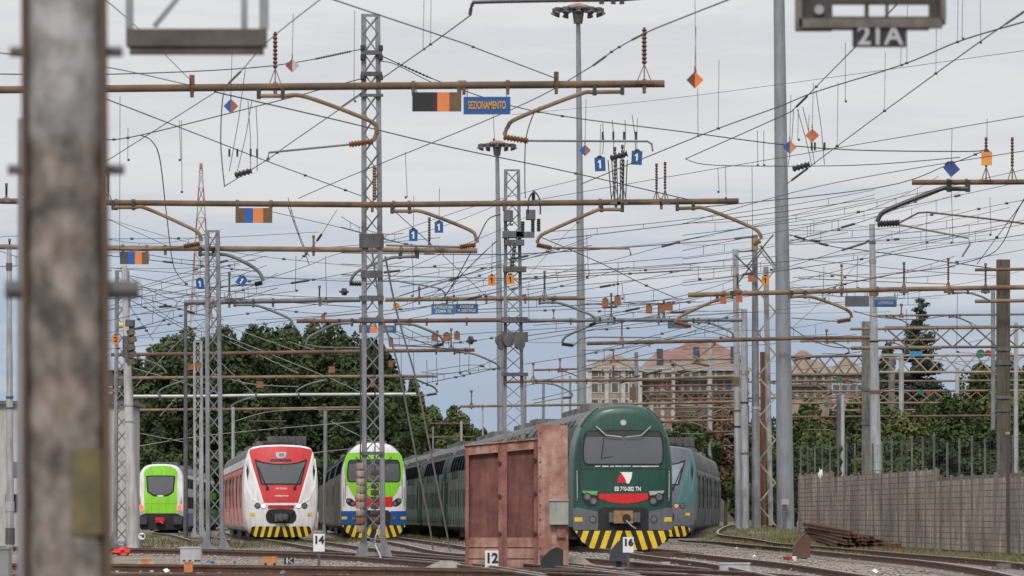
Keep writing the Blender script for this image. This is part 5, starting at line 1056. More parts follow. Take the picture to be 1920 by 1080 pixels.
for i, (x, y, w_, h_, d, g) in enumerate([(1135, 568, 12, 16, 189, 0), (1158, 564, 12, 18, 189, 0), (1217, 580, 12, 16, 189, 0), (1241, 579, 11, 16, 189, 0), (1254, 575, 15, 15, 189, 0), (815, 633, 12, 13, 225, 1), (838, 632, 14, 15, 225, 1), (857, 630, 11, 15, 225, 1), (606, 594, 8, 8, 189, 2), (358, 688, 10, 11, 222, 2), (371, 685, 12, 11, 222, 2), (622, 693, 12, 12, 225, 2), (487, 721, 13, 12, 267, 2), (733, 682, 9, 12, 225, 2), (1356, 563, 12, 14, 157, 3), (1386, 560, 12, 14, 157, 3), (1409, 522, 13, 13, 210, 3), (699, 716, 8, 18, 268, 2)]):
    plate(['weathered orange plate standing on the grey gantry beam right of the switchgear mast', 'weathered orange plate standing on the short brown beam right of the tall lattice mast', 'weathered orange plate among the gantry beams in front of the left trees', 'weathered red orange plate by the pale pole pair at the right'][g], x, y, w_, h_, d, orangem if g != 3 else M('worn_red_orange', (.36, .095, .05), .6), None, random.uniform(-.06, .06))
    o_ = [q for q in bpy.data.objects if q.name.startswith('number_plate')]
for q in bpy.data.objects:
    if q.get('label', '').startswith('weathered'): q['group'] = 'weathered orange plates on the gantry beams'
def diamond(label, x, y, r, d, ca, cb, s0=None, rot=0):
    t = thing('diamond_marker', label, 'marker', tuple(P(x, y, d))); c = P(x, y, d); q = PX(r, d)
    m_ = MB(); m_.plate([(-q, 0), (0, -q), (0, q)], c, .03); m_.build('dark_half', ca, t); m_ = MB(); m_.plate([(0, -q), (q, 0), (0, q)], c+V((0, -.002, 0)), .03); m_.build('bright_half', cb, t)
    m_ = MB(); m_.tube([c+V((0, 0, q)), c+V((0, 0, q*1.6))], PX(1.2, d), 5); m_.build('hook', insd, t)
    m_ = MB(); m_.tube([c+V((0, 0, q*1.5)), c+V((PX(2, d), 0, q+PX(85, d)))], PX(.5, d), 4); m_.build('hanger_strand', wirem, t)
OR = M('diamond_orange', (.72, .17, .015), .5); DB = M('diamond_brown', (.10, .045, .03), .5)
for a in [(1303, 150, 16, 76, DB, OR, 'orange and brown diamond marker right of the lamp crown mast, high in the sky'), (1523, 254, 13, 82, M('diamond_dull', (.42, .13, .06), .5), M('diamond_red', (.40, .11, .06), .5), 'dull orange diamond marker right of the thick light mast'),
          (1481, 276, 13, 82, M('plate_navy', (.03, .06, .22)), M('diamond_pale', (.5, .2, .09), .5), 'pale orange diamond marker touching the thick light mast'), (433, 199, 14, 84, BB, M('diamond_rust', (.3, .11, .05), .5), 'blue and rust diamond marker below the nearest beam at the left'),
          (1097, 282, 11, 110, BB, M('diamond_rust', (.3, .11, .05), .5), 'small blue and rust diamond marker against the top lamp crown mast'), (548, 123, 13, 80, M('diamond_maroon', (.2, .05, .04)), M('diamond_grey', (.4, .4, .38)), 'faded red and grey diamond marker beside the post insulator at the upper left')]: diamond(a[6], *a[:6])
def siglamp(label, x, y, d, m, r=7):
    t = thing('signal_lamp', label, 'signal', tuple(P(x, y, d))); m_ = MB(); m_.tube([P(x, y, d), P(x, y, d)+V((0, .25, 0))], PX(r, d), 16); b_ = m_.build('disc', m, t); m_ = MB(); m_.tube([P(x, y, d-.03), P(x, y, d)], PX(r*.25, d), 10); m_.build('lens', greyp, b_)
sgr = M('signal_green', (.008, .13, .075), .6); srd = M('signal_red', (.28, .022, .026), .6)
for x, y, d, m, r, l in [(1839, 663, 249, sgr, 8, 'green round signal at the right, in front of the dark tree'), (1853, 662, 249, srd, 6, 'red round signal next to the green one in front of the dark tree'), (1576, 711, 261, sgr, 5, 'small green signal on the truss under the pale gabled house'), (1588, 711, 261, srd, 4, 'small red signal on the truss under the pale gabled house'),
                         (1550, 759, 318, sgr, 5, 'lower green signal before the shrubs, left of its red neighbour'), (1561, 759, 318, srd, 4, 'lower red signal before the shrubs, right of its green neighbour'), (1727, 735, 318, sgr, 5, 'green signal low under the conifer'), (1741, 736, 318, srd, 4, 'red signal low under the conifer')]: siglamp(l, x, y, d, m, r)
for i, (x, y, d, r, l) in enumerate([(880, 638, 224, 8, 'grey disc wheel hanging at the end of the short brown beam'), (642, 547, 170, 7, 'grey disc wheel left of the tall lattice mast'), (570, 662, 300, 0, '')]):
    if r: t = thing('tension_pulley', l, 'pulley', tuple(P(x, y, d))); m_ = MB(); m_.tube([P(x, y, d), P(x, y, d)+V((.12, .05, 0))], PX(r, d), 18); m_.build('disc', insd, t, True); m_ = MB(); m_.tube([P(x, y, d)-V((.1, .05, 0)), P(x, y, d)+V((.2, .1, 0))], PX(2, d), 8); m_.build('hub', galvd, t)

for i, (x0, x1, y, d_, m) in enumerate([(1385, 1600, 716, 300, rusto), (1000, 1110, 694, 380, rustr), (1100, 1385, 676, 330, rusto), (1200, 1400, 724, 360, rustr), (1225, 1640, 748, 340, rustr), (1480, 1960, 716, 350, rusto), (1480, 1900, 782, 300, rustr), (1230, 1390, 790, 400, rusto), (1500, 1760, 640, 290, rusto), (1640, 1960, 592, 240, rusto), (1225, 1380, 812, 420, rustr), (1560, 1960, 770, 330, rusto)]):
    b_ = beam('dull far gantry beam among the many crossing before the buildings and the slope', [(x0, y), (x1, y-3)], d_, 4, m, (x0+30, x0+90, (x0+x1)/2), 'dull far gantry beams before buildings and slope')
    xa = x0+random.uniform(20, 60)
    for k in range(2): arm(b_, d_, [(xa, y+3), (xa+14, y+3), (xa+36, y+12), (xa+42, y+20)], 2.6, greyt if k else m, ((xa+42, y+21), (xa+33, y+24)), insb, [(xa+33, y+24), (xa-10, y+23)], 1.6); xa += random.uniform(70, 120)
    post_ins(b_, d_, x0+50, y-18, y, insb, 3)
# ------------------------------------------------------------------ wires
def wire(label, pts, w_=1.5, mat=None, group=None, ins=(), nodes=(), drops=(), sag=0, name='overhead_wire', imat=None, curve=False):
    """pts: (x,y[,d]) ; ins: (f0,f1) runs of beads ; nodes: clamps ; drops: (f,length px)"""
    q = []
    for p in pts: q.append(P(p[0], p[1], p[2] if len(p) > 2 else dd(p[1])))
    if curve: q = smooth_path(q, 6)
    elif len(q) > 2: q = smooth_path(q, 5)
    elif sag or True:
        a, b = q; k = 8; s_ = sag*PX(1, (a.y+b.y)/2); q = [a.lerp(b, i/k)-V((0, 0, 4*s_*(i/k)*(1-i/k))) for i in range(k+1)]
    dm = sum(p.y for p in q)/len(q); t = thing(name, label, 'wire', tuple(q[0]), 0, group); m_ = MB(); m_.tube(q, PX(w_, dm)/2, 4); m_.build('strand', mat or wirem, t)
    def at(f): u = f*(len(q)-1); i = min(int(u), len(q)-2); return q[i].lerp(q[i+1], u-i)
    for f0, f1 in ins:
        a, b = at(f0), at(f1); m_ = MB(); n = max(7, int(min((b-a).length/PX(7, a.y), 14))*2+1); r = PX(4.4, a.y)/2*1.1; m_.lathe([(i/n, r if i % 2 else r*.22) for i in range(n+1)], a, b, 8); m_.build('insulator', imat or insd, t)
    for f in nodes: c = at(f); m_ = MB(); m_.tube([c-V((PX(3, c.y), 0, 0)), c+V((PX(3, c.y), 0, 0))], PX(5, c.y)/2, 6); m_.build('clamp', insd, t)
    for f, ln in drops: c = at(f); m_ = MB(); m_.tube([c, c+V((PX(1.5, c.y), 0, PX(ln, c.y)))], PX(.9, c.y)/2, 4); m_.build('dropper', wirem, t)
    return t
U = [  # individually described wires of the upper sky
 ('wire with bead insulators from the left edge to the top of the tall lattice mast', [(-60, 138, 95), (215, 139, 100), (505, 124, 110), (678, 92, 118)], 2, dict(ins=[(.80, .93)], nodes=(.72,))),
 ('wire slanting from the left edge down to the left bracket of the nearest beam', [(-60, 92, 60), (195, 125, 75), (357, 160, 87)], 2, {}),
 ('short wire from the very top down behind the hanging brown frame to the beam bracket', [(180, -15, 60), (260, 54, 70), (357, 150, 87)], 2, {}),
 ('curved wire with bead insulators from the top edge down past the blue and rust diamond', [(612, -10, 60), (505, 75, 70), (455, 130, 78), (425, 160, 84)], 2.2, dict(ins=[(.70, .92)], nodes=(.45,))),
 ('loose wire loop hanging left of the blue and rust diamond', [(425, 160, 84), (417, 190, 84), (414, 270, 85), (421, 350, 86)], 2, dict(curve=True)),
 ('straight wire rising from the big pole to the nearest beam', [(195, 305, 90), (405, 172, 87)], 1.8, {}),
 ('wire from the big pole up to the tall lattice mast under the nearest beam', [(195, 262, 100), (270, 252, 104), (545, 183, 112), (600, 168, 114), (680, 147, 118)], 2, dict(nodes=(.12, .2))),
 ('black jumper cable arching down from that wire to the blue plate', [(265, 254, 104), (285, 265, 106), (300, 300, 110), (312, 400, 125), (326, 500, 138), (350, 533, 142)], 2, dict(curve=True, nodes=(.99,))),
 ('long wire falling from the big pole across to the tall lattice mast', [(195, 184, 80), (340, 240, 92), (500, 302, 106), (690, 372, 120)], 2, dict(nodes=(.78, .9))),
 ('long wire falling from the nearest beam past the second gantry end', [(402, 172, 87), (640, 227, 92), (840, 275, 100), (1070, 323, 110), (1290, 374, 117)], 2.2, dict(nodes=(.76,))),
 ('wire crossing from the grey steady tube up to the tall lattice mast', [(420, 350, 95), (500, 300, 92), (545, 268, 90), (680, 175, 86)], 2, dict(nodes=(.35, .5))),
 ('thick wire from the top left down to the right bracket of the nearest beam', [(612, -5, 65), (860, 78, 76), (900, 93, 79), (1042, 147, 87)], 2.4, dict(nodes=(.6,))),
 ('sweeping long wire with insulators from the tall mast top to the right edge beam', [(716, 105, 118), (830, 155, 118), (1000, 208, 116), (1280, 247, 112), (1540, 278, 109), (1800, 284, 106), (1850, 280, 106)], 2, dict(ins=[(.055, .14)], nodes=(.34, .37))),
 ('slack jumper under the sweeping wire at the tall mast top', [(714, 115, 118), (740, 120, 118), (800, 150, 118), (830, 163, 118)], 1.6, dict(curve=True)),
 ('wire from the bent dark arm down to the tall lattice mast', [(883, 28, 74), (795, 92, 84), (640, 200, 104)], 2.6, dict(nodes=(.45,), drops=((.45, 120),))),
 ('wire with dark insulators from the top edge down past the lamp crown to the signs', [(1390, -10, 60), (1280, 33, 68), (1210, 62, 74), (1150, 95, 80), (1100, 130, 86), (960, 205, 100), (640, 337, 120), (560, 372, 126)], 2.2, dict(ins=[(.28, .34), (.48, .55)], nodes=(.4, .44))),
 ('wire across the upper right from the second beam to the right edge', [(1090, 345, 117), (1310, 255, 104), (1460, 200, 96), (1530, 172, 92), (1690, 122, 84), (1805, 75, 76), (1960, 30, 66)], 2.4, dict(nodes=(.2, .68, .82), drops=((.2, 130), (.68, 140), (.82, 120)))),
 ('wire rising behind the thick light mast to the plate reading 21A', [(1285, 298, 116), (1460, 220, 100), (1490, 203, 96), (1525, 168, 90), (1600, 92, 70), (1690, 0, 52)], 2.4, dict(ins=[(.42, .54)], nodes=(.62,))),
 ('long straight wire from the thick light mast up to the upper right corner', [(1475, 345, 110), (1595, 255, 98), (1690, 185, 88), (1835, 80, 72), (1960, -5, 60)], 2.4, dict(ins=[(.03, .1), (.84, .9)], nodes=(.2, .42, .62), drops=((.42, 110), (.62, 130), (.2, 120)))),
 ('hair thin long wire rising from the second beam to the right edge', [(1000, 376, 150), (1280, 327, 130), (1960, 211, 90)], 1.2, {}),
 ('very thin faint wire across the upper right sky', [(960, 215, 180), (1280, 182, 150), (1920, 95, 110)], .8, {}),
 ('level wire from the second beam end toward the upper right edge beam', [(1285, 298, 116), (1345, 310, 115), (1600, 310, 110), (1800, 295, 106)], 1.6, {}),
 ('wire below the diamonds rising from the right poles to the upper right edge', [(1280, 420, 130), (1490, 360, 118), (1677, 322, 110), (1920, 283, 100)], 1.4, {}),
 ('wire passing over the curved dark arm at the right', [(1280, 392, 120), (1640, 353, 112), (1780, 308, 107), (1840, 285, 106)], 1.8, dict(nodes=(.9,))),
 ('jumper curve beside the second gantry beam, right of the far light mast', [(1012, 200, 90), (1000, 215, 92), (986, 262, 97), (984, 330, 108), (985, 372, 117)], 2, dict(curve=True)),
 ('thick twisted jumper cable from the switchgear mast down to the tan beam', [(938, 402, 164), (915, 412, 165), (895, 450, 167), (860, 515, 170), (833, 558, 173)], 2.2, dict(curve=True)),
 ('thin jumper cable beside the thick twisted one at the switchgear mast', [(932, 452, 164), (900, 480, 166), (866, 515, 169), (830, 560, 173)], 1.6, {}),
 ('slack dark cable sagging to the brown grey concrete post', [(1478, 610, 205), (1513, 633, 215), (1560, 650, 228), (1616, 653, 238)], 2, dict(curve=True)),
 ('dark cable from the thick light mast past the white mast to the thick concrete post', [(1480, 440, 205), (1560, 462, 200), (1633, 471, 192), (1873, 505, 186)], 1.8, dict(ins=[(.06, .14), (.24, .3)])),
 ('jumper loop rising at the right edge under the dark arm', [(1780, 500, 150), (1850, 480, 140), (1880, 455, 130), (1905, 400, 120), (1940, 340, 110)], 2, dict(curve=True)),
 ('straight wire rising steeply at the right edge', [(1832, 495, 150), (1880, 430, 135), (1935, 355, 118)], 1.8, dict(nodes=(.4,))),
 ('dark wire dipping right of the white tubular mast toward the conifer top', [(1600, 583, 170), (1650, 595, 175), (1720, 599, 190), (1787, 593, 210), (1830, 610, 240)], 1.6, dict(curve=True)),
 ('long dark wire crossing in front of the switchgear mast just below the third beam end', [(640, 474, 150), (890, 477, 158), (1020, 474, 162), (1290, 455, 170), (1420, 443, 205)], 1.8, dict(ins=[(.88, .97)])),
 ('falling wire from the second beam right of the tall lattice mast to the tan beam', [(740, 396, 117), (830, 478, 145), (912, 556, 173)], 1.7, dict(nodes=(.99,))),
 ('falling wire from the switchgear mast to the brown arm above the red roofs', [(1015, 445, 160), (1130, 495, 170), (1200, 530, 178), (1270, 560, 186)], 1.7, dict(nodes=(.72,))),
]
for lab, pts, w_, kw in U: wire(lab, pts, w_, **kw)
TG = 'thin overhead wires in the tangle across the middle sky'; TL = 'thin dark wire in the tangle crossing the middle of the sky'
T = [((200, 479), (480, 509)), ((200, 502), (386, 515), (640, 527)), ((241, 540), (386, 558), (480, 562)), ((241, 535), (394, 556), (676, 576)), ((200, 558), (384, 500), (500, 470)), ((200, 576), (345, 529), (480, 500)), ((200, 582), (340, 556), (500, 520)), ((200, 602), (345, 573), (560, 545)), ((202, 624), (345, 604), (676, 560)),
     ((243, 562), (339, 613), (400, 650)), ((243, 574), (288, 639)), ((343, 557), (280, 631)), ((241, 550), (345, 582), (420, 600)), ((200, 410), (305, 457)), ((500, 395), (640, 427), (757, 457), (862, 462)), ((540, 387), (580, 497)), ((632, 393), (592, 455), (560, 490)), ((500, 523), (580, 497), (640, 474), (819, 428), (930, 385)),
     ((640, 515), (946, 522), (1020, 518), (1280, 502)), ((640, 527), (860, 527), (1020, 522), (1290, 506)), ((720, 527), (933, 491), (1100, 455)), ((749, 555), (930, 498), (1110, 460)), ((795, 553), (933, 505)), ((930, 452), (866, 514), (800, 560)), ((640, 426), (757, 457)), ((718, 444), (803, 415), (930, 375), (1090, 335)), ((715, 527), (819, 480), (935, 432), (1000, 400)),
     ((897, 580), (1090, 572), (1280, 560)), ((897, 586), (1090, 579), (1290, 566)), ((980, 515), (1280, 495), (1460, 480)), ((980, 523), (1280, 508), (1420, 498)), ((987, 543), (1280, 517), (1460, 495)), ((1107, 495), (1160, 485), (1280, 452), (1420, 420), (1640, 365)), ((1033, 450), (1280, 420), (1460, 398), (1640, 372)), ((990, 517), (1083, 417), (1140, 380)),
     ((1280, 450), (1640, 380), (1920, 318)), ((1480, 453), (1633, 410), (1760, 360)), ((1480, 483), (1713, 507), (1873, 517)), ((1487, 520), (1700, 510), (1800, 490), (1920, 468)), ((1497, 522), (1780, 533)), ((1483, 617), (1560, 545), (1630, 470)), ((1483, 596), (1573, 603)), ((1480, 560), (1640, 520), (1790, 500)), ((1480, 530), (1600, 500), (1700, 465), (1920, 420)),
     ((1480, 500), (1640, 450), (1800, 400), (1920, 375)), ((1280, 530), (1460, 508), (1640, 482), (1920, 440)), ((1280, 470), (1420, 442), (1640, 400), (1920, 340)), ((233, 550), (353, 517), (500, 480)), ((247, 617), (393, 577), (520, 540)), ((417, 617), (550, 600), (676, 588)), ((480, 600), (640, 590), (830, 572)), ((720, 590), (830, 570), (930, 548), (1100, 520)), ((720, 606), (860, 580), (1020, 545), (1180, 500)),
     ((980, 640), (1140, 615), (1290, 595)), ((985, 630), (1190, 600), (1390, 560)), ((720, 636), (940, 622), (1100, 612)), ((730, 650), (880, 640), (940, 630)), ((730, 645), (860, 655)), ((983, 683), (1123, 660), (1280, 627), (1390, 600)), ((1000, 610), (1180, 598), (1400, 585)), ((1090, 600), (1290, 560), (1400, 545)), ((1100, 620), (1300, 575), (1460, 545)), ((1095, 665), (1300, 610), (1390, 590)), ((1090, 690), (1240, 640), (1390, 612)),
     ((1000, 750), (1130, 720), (1260, 690), (1390, 660)), ((980, 725), (1180, 672), (1390, 628)), ((790, 720), (860, 706), (940, 689)), ((820, 703), (938, 689)), ((802, 696), (871, 685), (904, 686), (915, 693), (949, 689)), ((735, 618), (800, 645), (870, 662)), ((480, 575), (600, 588), (680, 580)), ((0, 445), (35, 443), (210, 450)), ((0, 500), (100, 497), (210, 508)), ((200, 640), (330, 620), (480, 607)), ((200, 655), (300, 645), (345, 640)), ((735, 580), (800, 560), (935, 530)), ((735, 560), (860, 520), (935, 490))]
T = [(p, 1.1 if i % 3 else 1.45) for i, p in enumerate(T)]
for i in range(36):
    x0 = random.choice([200, 430, 640, 740, 990, 1100, 1280, 1280, 1480, 1480, 1600]); y0 = random.uniform(440, 660); x1 = x0+random.uniform(180, 460); y1 = y0-random.uniform(-12, 60); T.append((((x0, y0), ((x0+x1)/2, (y0+y1)/2+4), (x1, y1)), random.choice([.7, .9, 1.1])))
for i, (p, w_) in enumerate(T):
    y = p[0][1]; d0 = random.uniform(150, 235); pts = [(q[0], q[1], d0+(d0*.06)*k) for k, q in enumerate(p)]
    kw = {}
    if i % 4 == 0: f = random.uniform(.2, .6); kw['ins'] = [(f, f+random.uniform(.05, .10))]
    if i % 2 == 0: kw['nodes'] = (random.uniform(.3, .9), random.uniform(.1, .9))
    tt = wire(TL, pts, w_, group=TG, **kw)
    if i % 3 == 0:        # carrying wire above, joined by droppers
        hh = random.uniform(16, 34); a_, b_ = pts[0], pts[-1]; q = [P(np.interp(f, [0, 1], [a_[0], b_[0]]), np.interp(f, [0, 1], [a_[1], b_[1]])-hh*(.35+.65*(2*f-1)**2), a_[2]+(b_[2]-a_[2])*f) for f in [k/14 for k in range(15)]]
        m_ = MB(); m_.tube(q, PX(w_*.9, a_[2])/2, 4); m_.build('carrying_strand', wirem, tt)
        for k in (2, 4, 7, 10, 12):
            f = k/14; xx = a_[0]+(b_[0]-a_[0])*f; n_ = len(pts)-1; u = f*n_; j = min(int(u), n_-1); lo = P(xx, np.interp(xx, *zip(*sorted((p_[0], p_[1]) for p_ in pts))), a_[2]+(b_[2]-a_[2])*f); m_ = MB(); m_.tube([q[k], lo], PX(.9, a_[2])/2, 4); m_.build('dropper', wirem, tt)
for i, p in enumerate([((200, 410), (420, 470), (676, 500)), ((414, 680), (475, 738)), ((414, 607), (560, 660)), ((414, 627), (606, 704), (680, 738)), ((255, 724), (336, 640), (400, 590)), ((540, 640), (606, 662)), ((400, 700), (470, 720), (560, 725)), ((250, 690), (420, 740)), ((300, 780), (336, 740)), ((440, 790), (520, 770), (676, 768)), ((240, 840), (400, 815), (680, 790)), ((430, 640), (560, 700)), ((580, 850), (690, 838)), ((250, 810), (350, 830)), ((620, 790), (720, 840))]):
    d0 = random.uniform(230, 330); wire('thin pale wire crossing in front of the dark trees at the left', [(x, y, d0) for x, y in p], 1.3, wirel, 'pale wires in front of the left trees', nodes=(.7,))
for i in range(22):
    x0 = random.uniform(1200, 1880); y0 = random.uniform(640, 790); ln = random.uniform(60, 200); d0 = random.uniform(225, 330); wire('thin dull wire crossing in front of the buildings and shrubs at the right', [(x0, y0, d0), (x0+ln, y0-random.uniform(-25, 35), d0)], random.choice([1, 1.4]), rusto if i % 3 == 0 else wirel, 'dull wires before the buildings and shrubs at the right', sag=2)
# vertical droppers
for i, (x, y0, y1, d) in enumerate([(795, 0, 92, 70), (665, 20, 190, 72), (1303, 0, 134, 72), (1308, 165, 255, 78), (1420, 245, 310, 110), (1432, 245, 310, 110), (1517, 215, 250, 86), (1585, 80, 190, 88), (1690, 70, 122, 84), (1805, 0, 72, 76), (1838, 0, 80, 74), (340, 225, 360, 112), (336, 225, 300, 112), (760, 285, 370, 116), (1497, 205, 262, 92), (925, 215, 262, 105), (1360, 310, 372, 117), (1346, 315, 360, 117), (850, 470, 555, 160), (772, 455, 555, 160), (1100, 440, 520, 170), (1410, 310, 470, 130), (1738, 400, 455, 118), (1783, 330, 455, 118), (1856, 370, 440, 118), (990, 540, 600, 185), (1166, 530, 560, 185), (1545, 500, 560, 170), (1795, 550, 660, 200), (1700, 580, 650, 200), (880, 640, 700, 225), (862, 660, 700, 225), (818, 670, 720, 225), (800, 675, 722, 225), (752, 660, 720, 225), (775, 660, 720, 230), (1608, 480, 540, 160), (1745, 610, 660, 240), (610, 480, 560, 170), (555, 480, 545, 160), (240, 240, 300, 100), (225, 180, 480, 100)]):
    t = thing('dropper_wire', 'thin vertical dropper wire hanging between overhead lines', 'wire', tuple(P(x, y1, d)), 0, 'vertical dropper wires'); m_ = MB(); m_.tube([P(x, y0, d), P(x+random.uniform(-2, 4), y1, d)], PX(1.0, d)/2, 4); m_.build('strand', wirem, t); m_ = MB(); m_.box(P(x+1, y1, d), (PX(4, d), PX(4, d), PX(4, d))); m_.build('clamp', insd, t)
# droppers around the insulator clusters
def cluster(label, x, y, d, tops):
    t = thing('insulator_cluster', label, 'insulator', tuple(P(x, y, d))); m_ = MB(); m_.lathe([(i/9, PX(7 if i % 2 else 3.5, d)) for i in range(10)], P(x-16, y+5, d), P(x+16, y-4, d), 10); m_.build('insulator', insd, t)
    for xt, yt, xb in tops: m_ = MB(); m_.tube([P(xt, yt, d), P((xt+xb)/2+2, (yt+y)/2, d), P(xb, y-3, d)], PX(1.3, d)/2, 4); m_.build('strand', wirem, t); m_ = MB(); m_.tube([P(xb, y-45, d), P(xb, y-30, d)], PX(2, d), 6); m_.build('clamp', insd, t)
cluster('dark insulator cluster hung on thin strands at the left below the nearest beam', 456, 324, 86, [(460, 130, 430), (472, 190, 445), (465, 190, 470), (480, 200, 482)])
cluster('dark insulator cluster hung on thin strands right of the thick light mast', 1502, 312, 100, [(1488, 205, 1478), (1495, 205, 1522), (1505, 200, 1528), (1530, 170, 1546)])
cluster('dark insulator cluster between the paired blue plates on the second beam', 1160, 292, 116, [(1130, 230, 1130), (1148, 225, 1150), (1172, 225, 1170), (1185, 215, 1192)])
# two pale stays
for xs, lab in (([(694, 445, 119), (716, 590, 121), (745, 680, 125), (775, 830, 134), (806, 990, 140), (811, 1030, 143)], 'left one of two pale stays falling from the tall lattice mast to the ballast'), ([(722, 480, 119), (745, 590, 122), (782, 720, 128), (812, 870, 138), (838, 1000, 142), (842, 1028, 144)], 'right one of two pale stays falling from the tall lattice mast to the ballast')):
    t = wire(lab, xs, 3.4, palet, None, name='stay_rope'); x, y, d = xs[-1]; m_ = MB(); m_.tube([P(x, y, d), P(x, 966+F*H/d, d)], .06, 8); m_.build('anchor', palet, t)
# ------------------------------------------------------------------ wooden hut in the middle
hutp = M('hut_red_paint', (.30, .135, .115), .85, 0, .35, 2.2, col2=(.19, .072, .063), bump=.25, bscale=18, streak=.35); huto = M('hut_worn_wood', (.44, .285, .225), .9, 0, .4, 2.6, col2=(.25, .105, .085), bump=.25, bscale=16, streak=.3); hutd = M('hut_inner_panel', (.205, .085, .072), .9, 0, .35, 2.4, col2=(.125, .05, .045), bump=.2, bscale=20, streak=.35)
d = 99; t = thing('wooden_hut', 'weathered red wooden hut with two recessed panels and a taller pale slab', 'hut', (P(968, 0, d).x, d, 0)); s_ = PX(1, d)
def hz(y): return P(0, y, d).z
def hx(x): return P(x, 0, d).x
m_ = MB(); m_.prism([(hx(872), 0), (hx(1008), 0), (hx(1008), hz(824)), (hx(872), hz(837))], d+.10, d+1.6); m_.build('body', hutd, t)
m_ = MB()
for xa, xb in ((872, 879), (934, 951), (1001, 1008)):
    f = lambda x: hz(837-13*(x-872)/136.)
    m_.prism([(hx(xa), 0), (hx(xb), 0), (hx(xb), f(xb)), (hx(xa), f(xa))], d-.01, d+.095)
m_.build('stile', hutp, t)
for (xa, xb) in ((879, 934), (951, 1001)):
    f = lambda x, o_=0: hz(837-13*(x-872)/136.+o_)
    m_ = MB(); m_.prism([(hx(xa), f(xa, 17)), (hx(xb), f(xb, 17)), (hx(xb), f(xb, 1)), (hx(xa), f(xa, 1))], d-.005, d+.095); m_.build('top_rail', huto, t)
    for y0, y1 in ((1008, 1026), (1028, 1047), (1049, 1072)): m_ = MB(); m_.box(((hx(xa)+hx(xb))/2, d+.05, (hz(y0)+hz(y1))/2), (hx(xb)-hx(xa)-.004, .1, hz(y0)-hz(y1))); m_.build('bottom_board', huto, t)
    m_ = MB()
    for y0 in (1027, 1048): m_.box(((hx(xa)+hx(xb))/2, d+.07, hz(y0)), (hx(xb)-hx(xa)-.006, .05, PX(2, d)))
    m_.build('board_gap', rubber, t)
m_ = MB(); m_.box(((hx(872)+hx(1008))/2, d+.85, hz(829)+.10), (hx(1008)-hx(872)+.0, 1.55, .05)); 
m_ = MB(); m_.prism([(hx(870), hz(837)+.002), (hx(1007.5), hz(824)+.002), (hx(1007.5), hz(824)+.03), (hx(870), hz(837)+.03)], d-.05, d+1.65); m_.build('roof', huto, t)
m_ = MB(); m_.prism([(hx(1008.5), 0), (hx(1066), 0), (hx(1064), hz(798)), (hx(1008.5), hz(796))], d-.12, d+1.2); m_.build('tall_slab', huto, t)
m_ = MB(); m_.prism([(hx(1012), hz(1055)), (hx(1024), hz(1055)), (hx(1024), hz(1040)), (hx(1012), hz(1040))], d-.124, d-.11); m_.build('stain', hutd, t)
m_ = MB(); c = P(1048, 961, d-.2); m_.box(c, (PX(35, d), .18, PX(45, d))); q = m_.build('cable_box', M('box_grey_green', (.30, .32, .29), .6, 0, .15, 4, streak=.2), t); m_ = MB(); m_.box(P(1048, 938, d-.21), (PX(37, d), .22, PX(2, d))); m_.build('lid', palet, q)
m_ = MB(); m_.box(P(1052, 996, d-.16), (PX(17, d), .06, PX(24, d))); m_.build('conduit', hutp, t)
for hx_, hy_ in ((936, 868), (936, 930), (936, 1000), (1002, 862), (1002, 925), (1002, 1000)): m_ = MB(); m_.box(P(hx_, hy_, d-.03), (PX(9, d), .04, PX(4, d))); m_.tube([P(hx_, hy_-4, d-.05), P(hx_, hy_+4, d-.05)], PX(1.6, d), 8); m_.build('hinge', M('hinge_rust', (.07, .04, .032), .85), t)
for k in range(9): m_ = MB(); yy = 812+k*27; m_.tube([P(1013, yy, d-.14), P(1013, yy, d-.10)], PX(1.5, d), 8); m_.build('bolt', MATS['hinge_rust'], t)
t = thing('concrete_mound', 'low grey concrete mound left of the wooden hut', 'mound', (P(838, 0, 97).x, 97, 0)); m_ = MB(); X = P(838, 0, 97).x; m_.lathe([(0, .62), (.5, .42), (.9, .18), (1, .1)], (X, 97, -.02), (X, 97, .24), 24); m_.build('mound', M('sand_concrete', (.26, .23, .20), .95, 0, .3, 3, bump=.4), t, True)
t = thing('concrete_mound', 'low grey concrete mound peeking out right of the wooden hut', 'mound', (P(1075, 0, 101).x, 101, 0)); m_ = MB(); X = P(1080, 0, 101).x; m_.lathe([(0, .45), (.5, .32), (.9, .14), (1, .08)], (X, 101, -.02), (X, 101, .30), 24); m_.build('mound', MATS['sand_concrete'], t, True)
# ------------------------------------------------------------------ number boards and dwarf signals
def board(label, s, x, y0, y1, w_, d, ypost=None, round_=False):
    t = thing('track_number_board', label, 'number board', (P(x, 0, d).x, d, 0)); c = P(x, (y0+y1)/2, d); W, Hh = PX(w_, d), PX(y1-y0, d)
    m_ = MB()
    if round_: m_.tube([c-V((0, .02, 0)), c+V((0, .02, 0))], W/2, 20)
    else: m_.box(c, (W, .03, Hh))
    b_ = m_.build('plate', white, t); text(s, Hh*(.60 if not round_ else .5), black, b_, c+V((0, -.026, Hh*(.14 if not round_ else 0))), 'numeral', W*.80, .009)
    m_ = MB(); m_.tube([(c.x, d+.03, 0), (c.x, d+.03, c.z)], .028, 8); m_.build('post', galvd, t)
board('white plate with a black 14 on a thin post in front of the red railcar', '14', 598, 1001, 1034, 21, 104)
board('white plate with a black 12 in front of the wooden hut', '12', 922, 1032, 1074, 25, 95)
board('white plate with a black 16 in front of the dark green train', '16', 1178, 1007, 1036, 20, 99.5)
board('small round board reading 60 beside the foot of the white tapered pole', '60', 266, 998, 1013, 13, 150, round_=True)
